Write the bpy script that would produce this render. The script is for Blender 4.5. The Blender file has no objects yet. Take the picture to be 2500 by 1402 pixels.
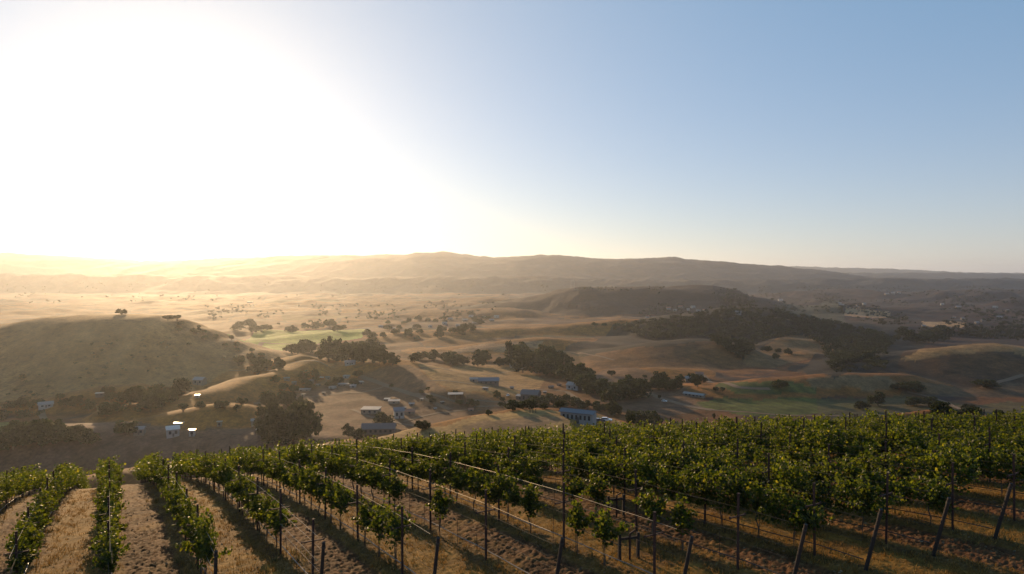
import bpy, math, random
import numpy as np
from mathutils import Vector, Matrix, Quaternion
S = bpy.context.scene
COL = S.collection
random.seed(7); RNG = np.random.default_rng(7)
R = math.radians

# ------------------------------------------------------------------ camera
CZ = 115.0; FPX = 1667.0; PITCH = math.atan(31 / FPX)
cam = bpy.data.objects.new('camera', bpy.data.cameras.new('camera'))
COL.objects.link(cam); S.camera = cam
cam.location = (0, 0, CZ); cam.rotation_euler = (math.pi / 2 - PITCH, 0, 0)
cam.data.sensor_width = 36; cam.data.lens = 36 * FPX / 2500
cam.data.clip_start = 0.5; cam.data.clip_end = 90000

# ------------------------------------------------------------------ light
SUN_AZ, SUN_EL = R(-26.0), R(11.0)          # azimuth from +Y, negative = left
sdir = Vector((math.sin(SUN_AZ) * math.cos(SUN_EL), math.cos(SUN_AZ) * math.cos(SUN_EL), math.sin(SUN_EL)))
sun = bpy.data.objects.new('sun', bpy.data.lights.new('sun', 'SUN')); COL.objects.link(sun)
sun.data.energy = 5.0; sun.data.angle = R(0.5); sun.data.color = (1.0, 0.665, 0.345)
sun.rotation_euler = sdir.to_track_quat('Z', 'Y').to_euler()
W = bpy.data.worlds.new('World'); S.world = W; W.use_nodes = True
nt = W.node_tree; nt.nodes.clear()
out = nt.nodes.new('ShaderNodeOutputWorld'); bg = nt.nodes.new('ShaderNodeBackground')
sky = nt.nodes.new('ShaderNodeTexSky'); sky.sky_type = 'NISHITA'; sky.sun_disc = False
sky.sun_elevation = SUN_EL; sky.sun_rotation = SUN_AZ
sky.altitude = 100; sky.air_density = 1.0; sky.dust_density = 0.2; sky.ozone_density = 4.0
bg.inputs['Strength'].default_value = 0.075
# broad warm dust aureole round the sun, by direction only
tc = nt.nodes.new('ShaderNodeTexCoord'); dp = nt.nodes.new('ShaderNodeVectorMath'); dp.operation = 'DOT_PRODUCT'
dp.inputs[1].default_value = sdir; nt.links.new(tc.outputs['Generated'], dp.inputs[0])
def wm(op, a, b=None):
    n = nt.nodes.new('ShaderNodeMath'); n.operation = op
    for k, v in enumerate((a, b)):
        if v is None: continue
        if isinstance(v, (int, float)): n.inputs[k].default_value = v
        else: nt.links.new(v, n.inputs[k])
    return n.outputs[0]
ang = wm('ARCCOSINE', wm('MINIMUM', wm('MAXIMUM', dp.outputs['Value'], -1.0), 1.0))
sx = nt.nodes.new('ShaderNodeSeparateXYZ'); nt.links.new(tc.outputs['Generated'], sx.inputs[0])
elev = wm('ARCSINE', wm('MINIMUM', wm('MAXIMUM', sx.outputs['Z'], 0.0), 1.0))
def vscale(col, fac):
    n = nt.nodes.new('ShaderNodeVectorMath'); n.operation = 'SCALE'
    if isinstance(col, tuple): n.inputs[0].default_value = col
    else: nt.links.new(col, n.inputs[0])
    if isinstance(fac, float): n.inputs['Scale'].default_value = fac
    else: nt.links.new(fac, n.inputs['Scale'])
    return n.outputs[0]
def vadd(a, b):
    n = nt.nodes.new('ShaderNodeVectorMath'); n.operation = 'ADD'; nt.links.new(a, n.inputs[0])
    if isinstance(b, tuple): n.inputs[1].default_value = b
    else: nt.links.new(b, n.inputs[1])
    return n.outputs[0]
aure = vscale((8.0, 5.4, 2.1), wm('EXPONENT', wm('MULTIPLY', ang, -1 / R(21))))       # dust aureole round the sun
band = vscale((3.6, 1.7, 0.2), wm('EXPONENT', wm('MULTIPLY', elev, -1 / R(10))))        # dusty band over the horizon
nt.links.new(vadd(vadd(vadd(vscale(sky.outputs[0], 0.64), aure), band), (0.7, 2.05, 3.5)), bg.inputs[0]); nt.links.new(bg.outputs[0], out.inputs[0])
S.view_settings.view_transform = 'Standard'; S.view_settings.look = 'None'
S.view_settings.exposure = 0.4; S.view_settings.gamma = 1
S.render.engine = 'CYCLES'
cy = S.cycles; cy.max_bounces = 4; cy.diffuse_bounces = 2; cy.glossy_bounces = 2; cy.transmission_bounces = 2
cy.volume_bounces = 1; cy.transparent_max_bounces = 4; cy.use_denoising = True; cy.sample_clamp_indirect = 6
HAZE_DENSITY, HAZE_G = 0.000050, 0.66

# ------------------------------------------------------------------ helpers
def tag(o, label=None, cat=None, group=None, kind=None):
    if label: o['label'] = label
    if cat: o['category'] = cat
    if group: o['group'] = group
    if kind: o['kind'] = kind
    return o
def link(name, data, parent=None):
    o = bpy.data.objects.new(name, data); COL.objects.link(o)
    if parent: o.parent = parent
    return o
def empty(name, loc, rz=0.0):
    o = bpy.data.objects.new(name, None); COL.objects.link(o); o.location = loc; o.rotation_euler = (0, 0, rz)
    o.empty_display_size = 0.3
    return o
def np_mesh(name, co, quads=None, tris=None, mats=(), tint=None, smooth=False):
    me = bpy.data.meshes.new(name)
    nq = 0 if quads is None else len(quads); nt_ = 0 if tris is None else len(tris)
    me.vertices.add(len(co)); me.vertices.foreach_set('co', np.asarray(co, np.float32).ravel())
    lv = []; ls = []
    if nq: lv.append(np.asarray(quads).ravel()); ls.append(np.arange(nq) * 4)
    if nt_: lv.append(np.asarray(tris).ravel()); ls.append(nq * 4 + np.arange(nt_) * 3)
    lv = np.concatenate(lv).astype(np.int32); ls = np.concatenate(ls).astype(np.int32)
    me.loops.add(len(lv)); me.loops.foreach_set('vertex_index', lv)
    me.polygons.add(nq + nt_); me.polygons.foreach_set('loop_start', ls)
    me.polygons.foreach_set('use_smooth', np.full(nq + nt_, smooth))
    for m in mats: me.materials.append(m)
    if tint is not None:
        a = me.color_attributes.new('tint', 'FLOAT_COLOR', 'POINT')
        t4 = np.ones((len(co), 4), np.float32); t4[:, :3] = tint
        a.data.foreach_set('color', t4.ravel())
    me.update(calc_edges=True); me.validate()
    return me
class MB:
    """collects boxes, tubes and panels; build() links them as one mesh object"""
    def __init__(s): s.v = []; s.f = []
    def poly(s, pts):
        n = len(s.v); s.v += [tuple(p) for p in pts]; s.f.append(list(range(n, n + len(pts))))
    def box(s, c, d, rz=0.0, M=None, taper=1.0):
        n = len(s.v); cx, cy_, cz = c; dx, dy, dz = d[0] / 2, d[1] / 2, d[2] / 2
        for z in (-1, 1):
            k = taper if z > 0 else 1
            for x, y in ((-1, -1), (1, -1), (1, 1), (-1, 1)):
                p = Vector((x * dx * k, y * dy * k, z * dz))
                if rz: p.rotate(Quaternion((0, 0, 1), rz))
                if M: p = M @ p
                s.v.append((cx + p.x, cy_ + p.y, cz + p.z))
        for q in ((0, 3, 2, 1), (4, 5, 6, 7), (0, 1, 5, 4), (1, 2, 6, 5), (2, 3, 7, 6), (3, 0, 4, 7)):
            s.f.append([n + i for i in q])
    def tube(s, pts, rad, sides=6, cap=True):
        pts = [Vector(p) for p in pts]; rad = rad if hasattr(rad, '__len__') else [rad] * len(pts)
        n0 = len(s.v)
        for i, p in enumerate(pts):
            a = pts[max(i - 1, 0)]; b = pts[min(i + 1, len(pts) - 1)]
            t = (b - a).normalized(); q = t.to_track_quat('Z', 'Y')
            for k in range(sides):
                w = 2 * math.pi * k / sides
                v = p + q @ Vector((math.cos(w) * rad[i], math.sin(w) * rad[i], 0)); s.v.append(tuple(v))
        for i in range(len(pts) - 1):
            for k in range(sides):
                a = n0 + i * sides + k; b = n0 + i * sides + (k + 1) % sides
                s.f.append([a, b, b + sides, a + sides])
        if cap:
            s.f.append([n0 + k for k in reversed(range(sides))])
            e = n0 + (len(pts) - 1) * sides; s.f.append([e + k for k in range(sides)])
    def mesh(s, name, mat):
        me = bpy.data.meshes.new(name); me.from_pydata(s.v, [], s.f); me.materials.append(mat); me.update(); return me
    def build(s, name, mat, parent=None): return link(name, s.mesh(name, mat), parent)

# ------------------------------------------------------------------ materials
def mat(name, col=(0.5, 0.5, 0.5), rough=0.8, metal=0.0, noise=None, amt=0.25, scale=3.0, spec=0.3):
    m = bpy.data.materials.new(name); m.use_nodes = True; n = m.node_tree; b = n.nodes['Principled BSDF']
    b.inputs['Roughness'].default_value = rough; b.inputs['Metallic'].default_value = metal
    b.inputs['Specular IOR Level'].default_value = spec
    tc = n.nodes.new('ShaderNodeTexCoord'); nz = n.nodes.new('ShaderNodeTexNoise'); nz.inputs['Scale'].default_value = scale
    nz.inputs['Detail'].default_value = 5; mx = n.nodes.new('ShaderNodeMix'); mx.data_type = 'RGBA'
    n.links.new(tc.outputs['Object'], nz.inputs['Vector']); n.links.new(nz.outputs['Fac'], mx.inputs[0])
    mx.inputs[6].default_value = (*[c * (1 - amt) for c in col], 1); mx.inputs[7].default_value = (*[min(1, c * (1 + amt)) for c in col], 1)
    n.links.new(mx.outputs[2], b.inputs['Base Color'])
    return m
def attr_mat(name, transl=0.0, tcol=(0.4, 0.5, 0.1), rough=0.9, spec=0.1, objvar=0.0, nscale=0.0, namt=0.3, bump=0.0):
    m = bpy.data.materials.new(name); m.use_nodes = True; n = m.node_tree; b = n.nodes['Principled BSDF']
    b.inputs['Roughness'].default_value = rough; b.inputs['Specular IOR Level'].default_value = spec
    at = n.nodes.new('ShaderNodeAttribute'); at.attribute_name = 'tint'; src = at.outputs['Color']
    def mul(sock, fac, lo, hi):
        mr = n.nodes.new('ShaderNodeMapRange'); mr.inputs['To Min'].default_value = lo; mr.inputs['To Max'].default_value = hi
        n.links.new(fac, mr.inputs['Value'])
        x = n.nodes.new('ShaderNodeVectorMath'); x.operation = 'SCALE'
        n.links.new(sock, x.inputs[0]); n.links.new(mr.outputs[0], x.inputs['Scale']); return x.outputs[0]
    if objvar:
        oi = n.nodes.new('ShaderNodeObjectInfo'); src = mul(src, oi.outputs['Random'], 1 - objvar, 1 + objvar)
    if nscale:
        ge = n.nodes.new('ShaderNodeNewGeometry')
        for sc_, am in ((nscale, namt), (nscale * 0.25, namt * 1.5), (nscale * 0.06, namt * 1.3)):
            nz = n.nodes.new('ShaderNodeTexNoise'); nz.inputs['Scale'].default_value = sc_; nz.inputs['Detail'].default_value = 6
            nz.inputs['Roughness'].default_value = 0.65
            n.links.new(ge.outputs['Position'], nz.inputs['Vector'])
            mr = n.nodes.new('ShaderNodeMapRange'); mr.inputs['From Min'].default_value = 0.3; mr.inputs['From Max'].default_value = 0.7
            n.links.new(nz.outputs['Fac'], mr.inputs['Value'])
            src = mul(src, mr.outputs[0], 1 - am, 1 + am)
        if bump:
            bp = n.nodes.new('ShaderNodeBump'); bp.inputs['Strength'].default_value = bump; bp.inputs['Distance'].default_value = 0.075
            n.links.new(nz.outputs['Fac'], bp.inputs['Height']); n.links.new(bp.outputs[0], b.inputs['Normal'])
    n.links.new(src, b.inputs['Base Color'])
    if transl:
        tr = n.nodes.new('ShaderNodeBsdfTranslucent'); vm = n.nodes.new('ShaderNodeVectorMath'); vm.operation = 'MULTIPLY'
        n.links.new(src, vm.inputs[0]); vm.inputs[1].default_value = tcol; n.links.new(vm.outputs[0], tr.inputs['Color'])
        ms = n.nodes.new('ShaderNodeMixShader'); ms.inputs[0].default_value = transl
        n.links.new(b.outputs[0], ms.inputs[1]); n.links.new(tr.outputs[0], ms.inputs[2])
        n.links.new(ms.outputs[0], n.nodes['Material Output'].inputs['Surface'])
    return m
M_land = attr_mat('land', nscale=0.45, namt=0.26, bump=0.9)
M_soil = attr_mat('vineyard_soil', nscale=7.0, namt=0.28, bump=0.5)
M_leaf = attr_mat('vine_leaf', transl=0.45, tcol=(4.4, 4.1, 0.8), rough=0.5, spec=0.2, objvar=0.15)
M_straw = attr_mat('straw', transl=0.4, tcol=(1.0, 0.95, 0.8), rough=0.8)
M_tree = attr_mat('tree_leaf', transl=0.25, tcol=(1.6, 1.5, 0.8), rough=0.7, objvar=0.3)
M_bark = mat('bark', (0.09, 0.065, 0.045), 0.9, scale=8)
M_post = mat('rusty_steel', (0.055, 0.026, 0.02), 0.8, 0.1, scale=12)
M_wood = mat('weathered_wood', (0.034, 0.024, 0.02), 0.85, scale=9)
M_wire = mat('wire', (0.34, 0.30, 0.25), 0.5, 0.6)
M_wired = mat('dull_wire', (0.06, 0.05, 0.045), 0.7, 0.3)
M_hose = mat('drip_hose', (0.16, 0.13, 0.11), 0.5, 0.0, spec=0.4)
M_road = mat('dirt', (0.14, 0.088, 0.052), 0.95, scale=0.2)
M_white = mat('white_wall', (0.30, 0.29, 0.27), 0.7, scale=0.8, amt=0.06)
M_cream = mat('cream_wall', (0.20, 0.165, 0.13), 0.8, scale=0.8, amt=0.1)
M_dark = mat('dark_wall', (0.10, 0.085, 0.08), 0.8, scale=0.8)
M_shingle = mat('shingle_roof', (0.12, 0.105, 0.10), 0.75, scale=2)
M_tin = mat('tin_roof', (0.55, 0.50, 0.44), 0.5, 0.1, scale=1, amt=0.08)
M_dull = mat('dull_roof', (0.24, 0.22, 0.20), 0.6, 0.1, scale=1, amt=0.1)
M_mirror = mat('sheet_metal_roof', (0.34, 0.32, 0.29), 0.38, 0.8, scale=1, amt=0.04)
M_bluetin = mat('grey_blue_roof', (0.13, 0.14, 0.155), 0.65, 0.0, scale=1, amt=0.08)
M_tile = mat('tile_roof', (0.30, 0.14, 0.09), 0.8, scale=3)
M_glass = mat('window_glass', (0.03, 0.035, 0.04), 0.08, 0.0, spec=0.6)
M_rubber = mat('rubber', (0.02, 0.02, 0.02), 0.8)
M_carw = mat('white_car_paint', (0.75, 0.75, 0.74), 0.2, 0.0, spec=0.6, amt=0.03)
M_card = mat('dark_car_paint', (0.06, 0.07, 0.09), 0.2, 0.0, spec=0.6, amt=0.03)
M_steel = mat('mast_steel', (0.25, 0.25, 0.26), 0.5, 0.6)

# ------------------------------------------------------------------ noise
_perm = np.random.default_rng(3).permutation(512); _perm = np.concatenate([_perm] * 3)
_gr = np.random.default_rng(5).uniform(0, 2 * np.pi, 512)
_gx, _gy = np.cos(_gr), np.sin(_gr)
def perlin(x, y):
    xi = np.floor(x).astype(np.int64); yi = np.floor(y).astype(np.int64); xf = x - xi; yf = y - yi
    u = xf * xf * xf * (xf * (xf * 6 - 15) + 10); v = yf * yf * yf * (yf * (yf * 6 - 15) + 10)
    def g(ix, iy, dx, dy):
        h = _perm[_perm[ix & 511] + (iy & 511)]; return _gx[h] * dx + _gy[h] * dy
    a = g(xi, yi, xf, yf); b = g(xi + 1, yi, xf - 1, yf); c = g(xi, yi + 1, xf, yf - 1); d = g(xi + 1, yi + 1, xf - 1, yf - 1)
    return (a + u * (b - a) + v * ((c + u * (d - c)) - (a + u * (b - a)))) * 1.5
def fbm(x, y, o=4, ridged=False):
    s = 0; a = 1; t = 0
    for k in range(o):
        n = perlin(x * 2 ** k + 17.3 * k, y * 2 ** k - 9.1 * k)
        s = s + a * ((1 - 2 * np.abs(n)) if ridged else n); t += a; a *= 0.5
    return s / t
def sstep(a, b, x):
    t = np.clip((x - a) / (b - a), 0, 1); return t * t * (3 - 2 * t)

# ------------------------------------------------------------------ picture <-> world (used only to read off where things stand)
def ray(px, py):
    vx = (np.asarray(px, float) - 1250) / FPX; vy = (701 - np.asarray(py, float)) / FPX
    c, s = math.cos(PITCH), math.sin(PITCH); den = c + vy * s
    return vx / den, (-s + vy * c) / den           # X and Z per metre of Y
def at(px, py, Y):
    x, z = ray(px, py); return x * Y, Y * np.ones_like(x), CZ + z * Y

# ------------------------------------------------------------------ terrain
DX = 3.14; KR = 0.593                               # vineyard row pitch (m along X), row direction (-KR, 1)
VC = [3.022, -0.08497, -0.010936, 0.0086697, -0.000744, 0.002072]
def vine_z(X, Y):
    Yn = Y / DX; i = np.clip((X + KR * Y) / DX, -9, 24); Yc = np.minimum(Yn, 23.0)
    i2 = np.clip((X + KR * Yc * DX) / DX, -9, 24); i = np.where(Yn > 23, i2, i)
    D = VC[0] + VC[1] * i + VC[2] * Yc + VC[3] * Yc * Yc + VC[4] * i * Yc + VC[5] * i * i
    D = D + 0.37 * np.maximum(Yn - 23.0, 0)
    return CZ - D * DX
def valley_z(X, Y):
    r = np.hypot(X, Y)
    z = 2 + 5 * fbm(X / 420, Y / 420, 3) * sstep(150, 700, r) + 9 * fbm(X / 1500 + 5, Y / 1500, 3) * sstep(900, 3000, r)
    z = z - 16 * sstep(475, 412, Y)
    return z - 10 * sstep(3000, 6000, Y) * 0.3
RIDGES = []
TONE = {}
def ridge(name, pts, wf, wb, rough=0.06, tone=None):
    if tone: TONE[len(RIDGES)] = tone
    P = np.array([[*[float(c) for c in at(px, py, d)]] for px, py, d in pts]); RIDGES.append((name, P, wf, wb, rough))
# front-to-back: (px, py, distance) along each crest
ridge('road_shelf', [(180, 1165, 300), (330, 1146, 300), (450, 1128, 295), (600, 1108, 290), (750, 1090, 280), (870, 1078, 270)], 60, 40)
ridge('grass_knoll', [(450, 1300, 225), (640, 1160, 228), (800, 1098, 230), (930, 1070, 232), (1050, 1040, 240), (1150, 1018, 250), (1250, 1001, 265), (1340, 997, 275), (1430, 1006, 275), (1520, 1032, 265), (1640, 1075, 250)], 330, 55, 0.02)
ridge('grass_knoll', [(2130, 1050, 170), (2190, 1033, 180), (2260, 1023, 185), (2350, 1019, 190), (2500, 1021, 190), (2700, 1020, 190)], 50, 35, 0.03)
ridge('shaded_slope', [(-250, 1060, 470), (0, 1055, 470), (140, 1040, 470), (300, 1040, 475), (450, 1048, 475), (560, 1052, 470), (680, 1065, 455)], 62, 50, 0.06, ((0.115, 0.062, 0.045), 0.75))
ridge('grass_hill', [(-260, 850, 900), (-120, 825, 870), (0, 800, 850), (60, 786, 830), (130, 773, 820), (220, 768, 810), (300, 767, 800), (380, 770, 800), (430, 780, 800), (480, 801, 800), (540, 830, 800), (600, 858, 800), (680, 888, 800)], 215, 190, 0.03, ((0.205, 0.105, 0.038), 0.9))  # tone raised in place of the warm glare veil over this hill
ridge('grass_spur', [(80, 980, 590), (170, 958, 590), (250, 944, 590), (330, 937, 590), (360, 945, 590)], 45, 60)
ridge('grass_spur', [(270, 995, 520), (320, 984, 520), (360, 992, 520)], 30, 30)
ridge('grass_spur', [(300, 1045, 480), (350, 1026, 490), (430, 1004, 500), (530, 985, 505), (580, 990, 505), (640, 1012, 500)], 50, 60)
ridge('grass_spur', [(430, 990, 540), (450, 975, 560), (500, 958, 580), (600, 925, 650), (700, 905, 690), (760, 880, 740)], 45, 60)
ridge('grass_spur', [(490, 945, 660), (560, 920, 690), (640, 893, 740), (740, 868, 800), (790, 880, 820)], 50, 70)
ridge('grass_spur', [(880, 885, 760), (960, 880, 740), (1040, 905, 690), (1100, 945, 620)], 60, 90)
ridge('grass_knoll', [(1400, 885, 900), (1440, 874, 900), (1500, 863, 910), (1560, 850, 920), (1640, 832, 940), (1720, 825, 950), (1800, 835, 960), (1860, 862, 960)], 150, 120, 0.03, ((0.055, 0.036, 0.024), 0.55))  # tone darkens the knoll to paint in its shaded front
ridge('grass_knoll', [(1460, 915, 760), (1540, 901, 770), (1620, 898, 775), (1720, 905, 780), (1800, 918, 780)], 70, 60)
ridge('grass_knoll', [(1815, 882, 950), (1845, 862, 990), (1880, 845, 1040), (1920, 831, 1090), (1965, 828, 1140), (2030, 840, 1180)], 95, 60, 0.03)
ridge('grass_knoll', [(1860, 885, 930), (1900, 872, 930), (1960, 860, 930), (2030, 870, 930)], 55, 60)
ridge('wooded_hill', [(1420, 850, 1250), (1480, 815, 1300), (1560, 790, 1320), (1640, 772, 1350), (1720, 763, 1380), (1790, 756, 1400), (1870, 753, 1400), (1960, 770, 1380), (2050, 788, 1350), (2150, 806, 1300), (2250, 828, 1250), (2330, 850, 1200)], 270, 260, 0.1, ((0.020, 0.018, 0.014), 0.9))  # dark wood floor, with the hill's shaded side put into the tone too
ridge('grass_hill', [(2140, 892, 780), (2190, 874, 790), (2240, 861, 800), (2300, 851, 810), (2370, 844, 820), (2440, 840, 830), (2480, 846, 830), (2560, 868, 830), (2700, 905, 830)], 150, 120, 0.03, ((0.028, 0.021, 0.015), 0.8))  # dark tone puts this hill's shaded front into the colour
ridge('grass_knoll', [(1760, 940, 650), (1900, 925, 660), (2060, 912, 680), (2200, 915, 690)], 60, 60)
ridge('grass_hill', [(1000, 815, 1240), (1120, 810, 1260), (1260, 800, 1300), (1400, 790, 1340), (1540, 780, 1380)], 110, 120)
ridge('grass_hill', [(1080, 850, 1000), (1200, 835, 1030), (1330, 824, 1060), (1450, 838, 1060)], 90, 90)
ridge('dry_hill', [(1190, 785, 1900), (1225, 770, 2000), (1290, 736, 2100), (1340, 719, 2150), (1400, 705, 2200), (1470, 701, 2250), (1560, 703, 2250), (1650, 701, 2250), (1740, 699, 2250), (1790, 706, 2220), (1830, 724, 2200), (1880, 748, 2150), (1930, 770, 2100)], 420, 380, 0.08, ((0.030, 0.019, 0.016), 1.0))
ridge('dry_hill', [(760, 776, 2300), (850, 764, 2400), (950, 750, 2500), (1050, 740, 2600), (1130, 731, 2650), (1210, 729, 2650), (1290, 738, 2650)], 220, 300, 0.08)
ridge('dry_hill', [(900, 790, 1700), (1000, 772, 1800), (1100, 760, 1850), (1230, 752, 1900)], 160, 200, 0.08)
ridge('dry_hill', [(1860, 735, 3300), (1960, 715, 3400), (2080, 708, 3500), (2180, 715, 3500), (2290, 712, 3400), (2400, 708, 3500), (2600, 705, 3500)], 500, 400, 0.25)
ridge('dry_hill', [(2190, 735, 2900), (2250, 722, 2950), (2310, 713, 3000), (2340, 716, 3000)], 120, 100, 0.08)
ridge('dry_hill', [(2300, 738, 2800), (2360, 720, 2900), (2410, 711, 2950), (2450, 716, 2950)], 120, 100, 0.08)
ridge('dry_hill', [(2430, 745, 2300), (2480, 730, 2350), (2560, 722, 2400), (2700, 725, 2400)], 160, 140, 0.08)
ridge('dry_hill', [(1900, 760, 1950), (2050, 748, 2000), (2200, 752, 2050), (2350, 762, 2050)], 160, 150, 0.2)
ridge('distant_ridge', [(-900, 630, 6800), (-300, 622, 6800), (0, 620, 6700), (150, 627, 6700), (260, 634, 6700), (370, 641, 6700), (480, 638, 6700), (600, 632, 6600), (740, 626, 6500), (900, 627, 6500), (960, 624, 6500), (1000, 623, 6500), (1040, 618, 6500), (1090, 616, 6500), (1130, 623, 6500), (1200, 631, 6500), (1280, 629, 6500), (1350, 626, 6500), (1400, 628, 6500), (1470, 633, 6500), (1550, 634, 6500), (1620, 631, 6500), (1680, 638, 6500), (1750, 645, 6600), (1800, 648, 6700), (1870, 657, 6900), (1940, 665, 7000), (2020, 675, 7000)], 2300, 1500, 0.1, ((0.024, 0.029, 0.031), 0.85))  # bluish tone on all distant ridges paints in the blue of the haze
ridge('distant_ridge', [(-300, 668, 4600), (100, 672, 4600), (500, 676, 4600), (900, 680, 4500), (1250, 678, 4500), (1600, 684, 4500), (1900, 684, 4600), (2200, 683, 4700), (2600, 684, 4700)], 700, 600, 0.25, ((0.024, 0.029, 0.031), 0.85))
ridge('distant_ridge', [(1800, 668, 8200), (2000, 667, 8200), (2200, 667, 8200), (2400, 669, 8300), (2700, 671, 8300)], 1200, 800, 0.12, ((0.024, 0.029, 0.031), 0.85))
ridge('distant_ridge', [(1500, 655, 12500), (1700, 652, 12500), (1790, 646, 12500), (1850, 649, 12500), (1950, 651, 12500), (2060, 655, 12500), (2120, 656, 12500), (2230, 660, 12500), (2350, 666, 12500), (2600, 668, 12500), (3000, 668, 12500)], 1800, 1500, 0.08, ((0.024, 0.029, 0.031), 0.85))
def terrain(X, Y, ids=False):
    X = np.asarray(X, float); Y = np.asarray(Y, float)
    base = valley_z(X, Y); acc = np.zeros_like(base); best = np.zeros_like(base); bid = np.full(base.shape, -1)
    for n, (name, P, wf, wb, rough) in enumerate(RIDGES):
        mg = max(wf, wb) * 1.05
        sel = (X > P[:, 0].min() - mg) & (X < P[:, 0].max() + mg) & (Y > P[:, 1].min() - mg) & (Y < P[:, 1].max() + mg)
        if not sel.any(): continue
        x = X[sel]; y = Y[sel]
        bd = np.full(x.shape, 1e9); bz = np.zeros_like(x); sg = np.zeros_like(x)
        for a, b in zip(P[:-1], P[1:]):
            ex, ey = b[0] - a[0], b[1] - a[1]; L2 = ex * ex + ey * ey
            t = np.clip(((x - a[0]) * ex + (y - a[1]) * ey) / L2, 0, 1)
            d = np.hypot(x - a[0] - t * ex, y - a[1] - t * ey); m = d < bd
            bd = np.where(m, d, bd); ts = t * t * (3 - 2 * t) * 0.5 + t * 0.5
            bz = np.where(m, a[2] + ts * (b[2] - a[2]), bz); sg = np.where(m, ex * (y - a[1]) - ey * (x - a[0]), sg)
        w = np.where(sg > 0, wb, wf)
        w = w * (1 + 0.22 * fbm(x / (mg * 1.3) + n * 3.7, y / (mg * 1.3), 2))
        t = np.clip(bd / w, 0, 1); prof = 0.5 * (1 + np.cos(np.pi * t))
        amp = np.maximum(bz - base[sel], 0)
        gul = fbm(x / (mg * 0.55) + n, y / (mg * 0.55), 4, True)
        b_ = amp * prof * (1 + rough * gul * (np.sin(np.pi * np.clip(t * 1.15, 0, 1)) * 1.6 + 0.12))
        b_ = np.maximum(b_, 0)
        acc[sel] += b_ ** 5; bb = best[sel]; bi = bid[sel]; up = (b_ > bb) & (b_ > 1.2)
        bb[up] = b_[up]; bi[up] = n; best[sel] = bb; bid[sel] = bi
    z = base + acc ** 0.2
    z = z + 1.3 * fbm(X / 45, Y / 45, 3) * sstep(200, 420, Y) + 0.006 * np.minimum(Y, 3000) * fbm(X / 170 + 3, Y / 170, 3) * sstep(420, 1200, Y)
    vz = vine_z(X, Y)
    k = 4.0; dd = np.clip(0.5 + 0.5 * (vz - z) / k, 0, 1) if True else 0
    z2 = z + (vz - z) * dd + k * dd * (1 - dd)
    z2 = np.where(Y < 95, vz, z2)
    if ids: return z2, np.where((vz > z) | (Y < 95), -2, bid)
    return z2
def row_of(X, Y): return (X + KR * Y) / DX

# --- far land: one height field from 88 m to 20 km, cut into one object per hill
tcol = np.unique(np.concatenate([np.linspace(-1.5, -0.82, 130), np.linspace(-0.82, 0.82, 900), np.linspace(0.82, 1.5, 130)]))
yrow = np.exp(np.linspace(math.log(88), math.log(21000), 620))
GX = tcol[None, :] * yrow[:, None]; GY = np.repeat(yrow[:, None], len(tcol), 1)
GZ, GID = terrain(GX, GY, True)
LZ = np.log(yrow)
def ground_xy(x, y):
    x = np.asarray(x, float); y = np.asarray(y, float)
    t = x / y; j = np.clip(np.searchsorted(tcol, t) - 1, 0, len(tcol) - 2); i = np.clip(np.searchsorted(yrow, y) - 1, 0, len(yrow) - 2)
    ft = (t - tcol[j]) / (tcol[j + 1] - tcol[j]); fy = (y - yrow[i]) / (yrow[i + 1] - yrow[i])
    return (GZ[i, j] * (1 - ft) + GZ[i, j + 1] * ft) * (1 - fy) + (GZ[i + 1, j] * (1 - ft) + GZ[i + 1, j + 1] * ft) * fy
def ground(px, py, nudge=True):
    """the land point seen at a place in the photograph"""
    x, s = ray(px, py); j = int(np.clip(np.searchsorted(tcol, x), 1, len(tcol) - 1)); f = (x - tcol[j - 1]) / (tcol[j] - tcol[j - 1])
    col = GZ[:, j - 1] * (1 - f) + GZ[:, j] * f; g = CZ + s * yrow - col
    k = np.nonzero(g < 0)[0]
    if len(k) == 0:                                   # just above a crest: take the nearest approach
        k0 = int(np.argmin(g / yrow)); Y = float(yrow[k0])
    else:
        k0 = max(k[0], 1); a, b = g[k0 - 1], g[k0]; Y = float(yrow[k0 - 1] + (yrow[k0] - yrow[k0 - 1]) * (a / (a - b) if a != b else 0))
    X = float(x * Y); return X, Y, float(ground_xy(X, Y))
def in_poly(px, py, poly):
    px = np.asarray(px); py = np.asarray(py); c = np.zeros(px.shape, bool); n = len(poly)
    for a in range(n):
        x1, y1 = poly[a]; x2, y2 = poly[a - 1]
        m = ((y1 > py) != (y2 > py)) & (px < (x2 - x1) * (py - y1) / (y2 - y1 + 1e-12) + x1); c ^= m
    return c
def plan(poly): return [ground(px, py)[:2] for px, py in poly]
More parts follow.
